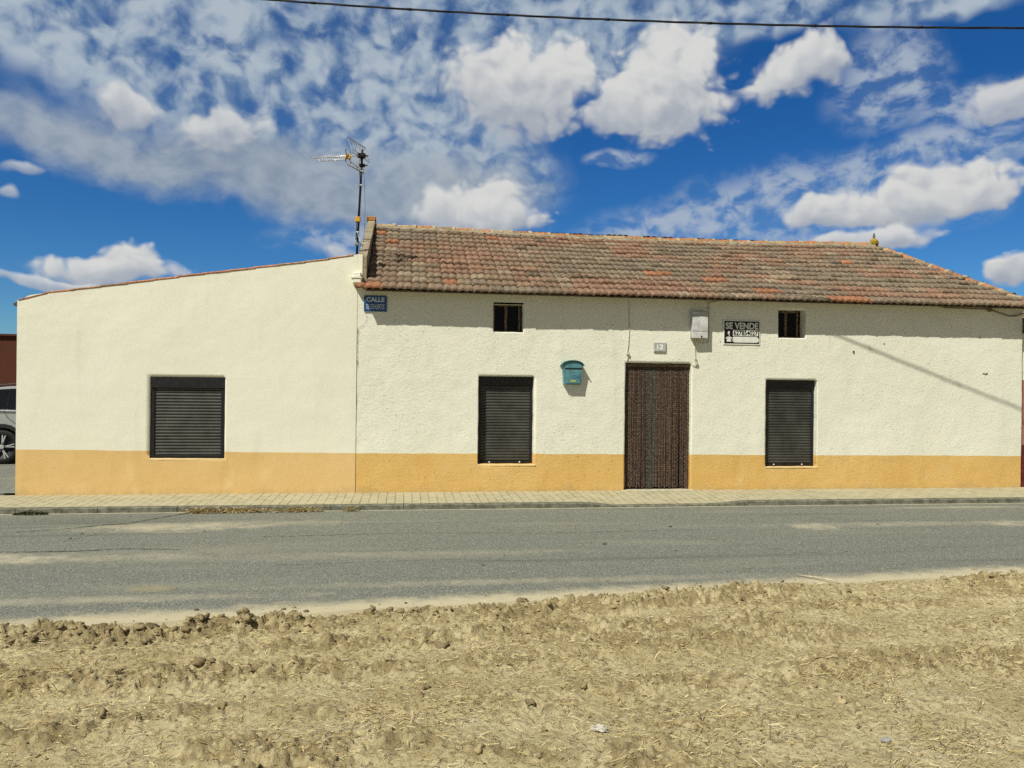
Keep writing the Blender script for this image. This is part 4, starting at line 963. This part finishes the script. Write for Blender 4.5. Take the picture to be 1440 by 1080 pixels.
# ------------------------------------------------------------------ sky with clouds
W = bpy.data.worlds.new('World'); S.world = W; W.use_nodes = True; T_ = W.node_tree; T_.nodes.clear()
class WN(N):
    def __init__(s): s.t = T_
k = WN()
out = k.n('ShaderNodeOutputWorld'); bg = k.n('ShaderNodeBackground'); k.l(bg.outputs[0], out.inputs[0]); bg.inputs[1].default_value = .1
sky = k.n('ShaderNodeTexSky', sky_type='NISHITA'); sky.sun_disc = False; sky.sun_elevation = math.radians(51.4); sky.sun_rotation = math.radians(225.5)
sky.altitude = 900; sky.air_density = 1.0; sky.dust_density = .3; sky.ozone_density = 3.0
hs = k.n('ShaderNodeHueSaturation'); hs.inputs['Saturation'].default_value = 1.32; hs.inputs['Value'].default_value = 1.0; k.l(sky.outputs[0], hs.inputs['Color'])
skyc = k.mix(1.0, hs.outputs[0], (.34, .56, .74), 'MULTIPLY')
tc = k.n('ShaderNodeTexCoord'); sx = k.n('ShaderNodeSeparateXYZ'); k.l(tc.outputs['Generated'], sx.inputs[0])
az = k.math('ARCTAN2', sx.outputs[0], sx.outputs[1]); el = k.math('ARCSINE', sx.outputs[2])
cb_ = k.n('ShaderNodeCombineXYZ'); k.l(az, cb_.inputs[0]); k.l(el, cb_.inputs[1]); P = cb_.outputs[0]
def vadd(a, b, op='ADD'):
    q = k.n('ShaderNodeVectorMath', operation=op); k.set(q.inputs[0], a); k.set(q.inputs[1], b); return q.outputs[0]
def vscale(a, s_):
    q = k.n('ShaderNodeVectorMath', operation='SCALE'); k.l(a, q.inputs[0]); q.inputs['Scale'].default_value = s_; return q.outputs[0]
def vmul(a, b): return vadd(a, b, 'MULTIPLY')
warp = vscale(vadd(k.noise(P, 14, 2, .5, 'Color'), (.5, .5, .5), 'SUBTRACT'), .040)
Pw = vadd(P, warp)
def puffs(Pv):
    """rounded cauliflower lumps on two scales plus fine wisps, about 0..1"""
    q = vmul(Pv, (1, 1.25, 1))
    n1 = k.noise(q, 19, 6, .53)
    def sv(sc):
        t = k.n('ShaderNodeTexVoronoi', feature='SMOOTH_F1', voronoi_dimensions='2D'); k.l(q, t.inputs['Vector']); t.inputs['Scale'].default_value = sc; t.inputs['Smoothness'].default_value = .6
        return k.math('SUBTRACT', 1., t.outputs['Distance'])
    v = k.math('ADD', k.math('MULTIPLY', sv(34), .30), k.math('MULTIPLY', sv(80), .15))
    return k.math('ADD', k.math('MULTIPLY', n1, .75), v)
fb = puffs(Pw); fb2 = puffs(vadd(Pw, (-.007, .011, 0)))
relief = k.math('SUBTRACT', fb, fb2)
fine = k.noise(vmul(Pw, (1, 1.5, 1)), 28, 6, .55)
CUM = [
 (0.1479, 0.3694, 0.1010, 0.056, 0, 1), (0.195, 0.385, 0.05, 0.040, 0, 1), (0.3351, 0.3550, 0.0804, 0.0560, 0, 1), (0.345, 0.395, 0.055, 0.040, 0, 1), (0.2750, 0.3447, 0.0450, 0.0321, 0, .9), (0.4767, 0.3679, 0.0501, 0.0261, 22, 1), (0.5131, 0.3825, 0.0335, 0.0256, 20, 1),
 (0.6146, 0.2118, 0.1131, 0.0235, 5, 1), (0.6502, 0.2337, 0.0643, 0.0203, 0, 1), (0.5389, 0.2061, 0.0611, 0.0212, 0, 0.95), (0.6916, 0.2168, 0.0432, 0.0175, 8, 1), (0.5778, 0.1748, 0.0696, 0.0132, 0, 0.95),
 (0.0896, 0.2179, 0.0814, 0.0315, 0, 1), (0.105, 0.236, 0.05, 0.028, 0, 1), (-0.3413, 0.1270, 0.0757, 0.0197, 3, 0.95), (-0.325, 0.142, 0.038, 0.020, 0, 1), (-0.4112, 0.1081, 0.0556, 0.007, 0, 0.75), (-0.2277, 0.2996, 0.0496, 0.0255, 15, 0.80), (-0.3248, 0.3079, 0.0316, 0.0200, 0, 0.80),
 (0.7175, 0.131, 0.0283, 0.0175, 10, 1), (0.7052, 0.3084, 0.036, 0.0214, 10, 0.85), (-0.0822, 0.1676, 0.0233, 0.0098, 0, 0.7), (-0.4337, 0.2266, 0.0226, 0.0066, 10, 0.6), (-0.4438, 0.2014, 0.0104, 0.0067, 0, 0.6)]
LAY = [(-0.150, 0.3625, 0.350, 0.1154, -4), (-0.3934, 0.3750, 0.1586, 0.0663, -10), (0.1148, 0.4179, 0.2984, 0.0701, 0), (0.4299, 0.4385, 0.1925, 0.0353, 0), (0.0426, 0.2943, 0.167, 0.0841, -15), (0.6483, 0.4194, 0.14, 0.0239, 0)]
GRY = [(-0.3499, 0.2588, 0.1602, 0.0318, -10), (-0.1266, 0.2407, 0.2529, 0.0404, -9), (0.025, 0.2379, 0.1461, 0.0469, 5), (-0.1863, 0.2623, 0.1926, 0.0354, 0)]
WSP = [(0.5909, 0.3483, 0.0687, 0.0612, 10), (0.4744, 0.2187, 0.2039, 0.0511, 8), (0.3461, 0.1947, 0.1286, 0.0332, 0), (0.6286, 0.2569, 0.1511, 0.0344, 5), (0.6771, 0.3059, 0.0717, 0.0287, 0), (-0.0107, 0.1795, 0.1655, 0.0221, 0), (0.2732, 0.2828, 0.0451, 0.0118, 0), (0.5848, 0.2265, 0.1401, 0.0501, 0)]
def blob(Pv, c_, r_, rot):
    """1 at the blob's centre, 0 on its ellipse, negative beyond; also the height within it"""
    m_ = k.n('ShaderNodeMapping', vector_type='TEXTURE'); k.l(Pv, m_.inputs[0])
    m_.inputs['Location'].default_value = (c_[0], c_[1], 0); m_.inputs['Rotation'].default_value = (0, 0, math.radians(rot)); m_.inputs['Scale'].default_value = (r_[0], r_[1], 1)
    ln = k.n('ShaderNodeVectorMath', operation='LENGTH'); k.l(m_.outputs[0], ln.inputs[0])
    s_ = k.n('ShaderNodeSeparateXYZ'); k.l(m_.outputs[0], s_.inputs[0])
    return k.math('SUBTRACT', 1., ln.outputs['Value']), s_.outputs[1]
def envelope(L, grow=1.):
    r_ = None
    for q in L:
        d_, _ = blob(Pw, q[:2], (q[2]*grow, q[3]*grow), q[4]); r_ = d_ if r_ is None else k.math('MAXIMUM', r_, d_)
    return r_
# thin high layers
CUMW = (6.2, 6.25, 6.1); CUMG = (3.3, 3.65, 4.25)
mott = k.noise(vmul(Pw, (1, 1.15, 1)), 30, 5, .48); mott2 = k.noise(P, 5.0, 4, .5)
e1 = envelope(LAY, 1.08)
m1 = k.math('ADD', mott, k.math('MULTIPLY', k.math('SUBTRACT', mott2, .45), .55))
a1 = k.math('MULTIPLY', k.ramp(e1, -.05, .45), k.ramp(m1, .31, .57, .16, .90))
c1 = k.mix(k.ramp(k.math('ADD', m1, k.math('MULTIPLY', relief, .5)), .36, .74), (1.9, 2.75, 4.0), (4.2, 4.85, 5.4))
col = k.mix(a1, skyc, c1)
e2 = envelope(GRY, 1.15); a2 = k.math('MULTIPLY', k.ramp(k.math('ADD', e2, k.math('MULTIPLY', k.math('SUBTRACT', fine, .5), .7)), -.22, .70), .90)
c2 = k.mix(k.ramp(k.math('ADD', k.math('MULTIPLY', fine, .5), k.math('MULTIPLY', mott2, .5)), .35, .62), (2.2, 2.75, 3.5), (3.5, 4.0, 4.5)); col = k.mix(a2, col, c2)
e3 = envelope(WSP, 1.15); a3 = k.math('MULTIPLY', k.ramp(e3, -.05, .65), k.ramp(fine, .38, .62, .10, .80)); col = k.mix(a3, col, k.mix(fine, (2.9, 3.8, 4.9), (4.6, 5.0, 5.5)))
# dim neutral cloud cover added outside the view to take blue from the shade
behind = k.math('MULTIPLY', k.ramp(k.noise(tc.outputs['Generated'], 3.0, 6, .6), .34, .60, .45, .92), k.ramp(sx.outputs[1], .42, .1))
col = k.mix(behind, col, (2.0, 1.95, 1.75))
# cumulus
nf = k.math('MULTIPLY', k.math('SUBTRACT', fb, .635), 1.25)
for q in sorted(CUM, key=lambda t: -t[1]):
    g_ = 1.15; d_, qy = blob(Pw, q[:2], (q[2]*g_, q[3]*g_), q[4])
    dens = k.math('ADD', d_, nf)
    al = k.ramp(dens, .0, .40 if q[5] > .7 else .7, 0, min(1., q[5]*1.0))
    lit = k.math('ADD', k.math('ADD', k.math('MULTIPLY', qy, .66), k.math('MULTIPLY', k.math('SUBTRACT', mott, .5), .5)), k.math('ADD', k.math('MULTIPLY', relief, .85), k.math('MULTIPLY', dens, -.10)))
    cc_ = k.mix(k.ramp(lit, -.62, .42), CUMG, CUMW); col = k.mix(al, col, cc_)
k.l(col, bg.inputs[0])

# ------------------------------------------------------------------ render settings
S.view_settings.view_transform = 'Standard'; S.view_settings.look = 'None'; S.view_settings.exposure = .12; S.view_settings.gamma = 1
S.render.engine = 'CYCLES'; S.cycles.use_denoising = False; S.cycles.max_bounces = 5; S.cycles.use_adaptive_sampling = True; S.cycles.adaptive_threshold = .015; S.cycles.adaptive_min_samples = 32
W.cycles.sampling_method = 'MANUAL'; W.cycles.sample_map_resolution = 512
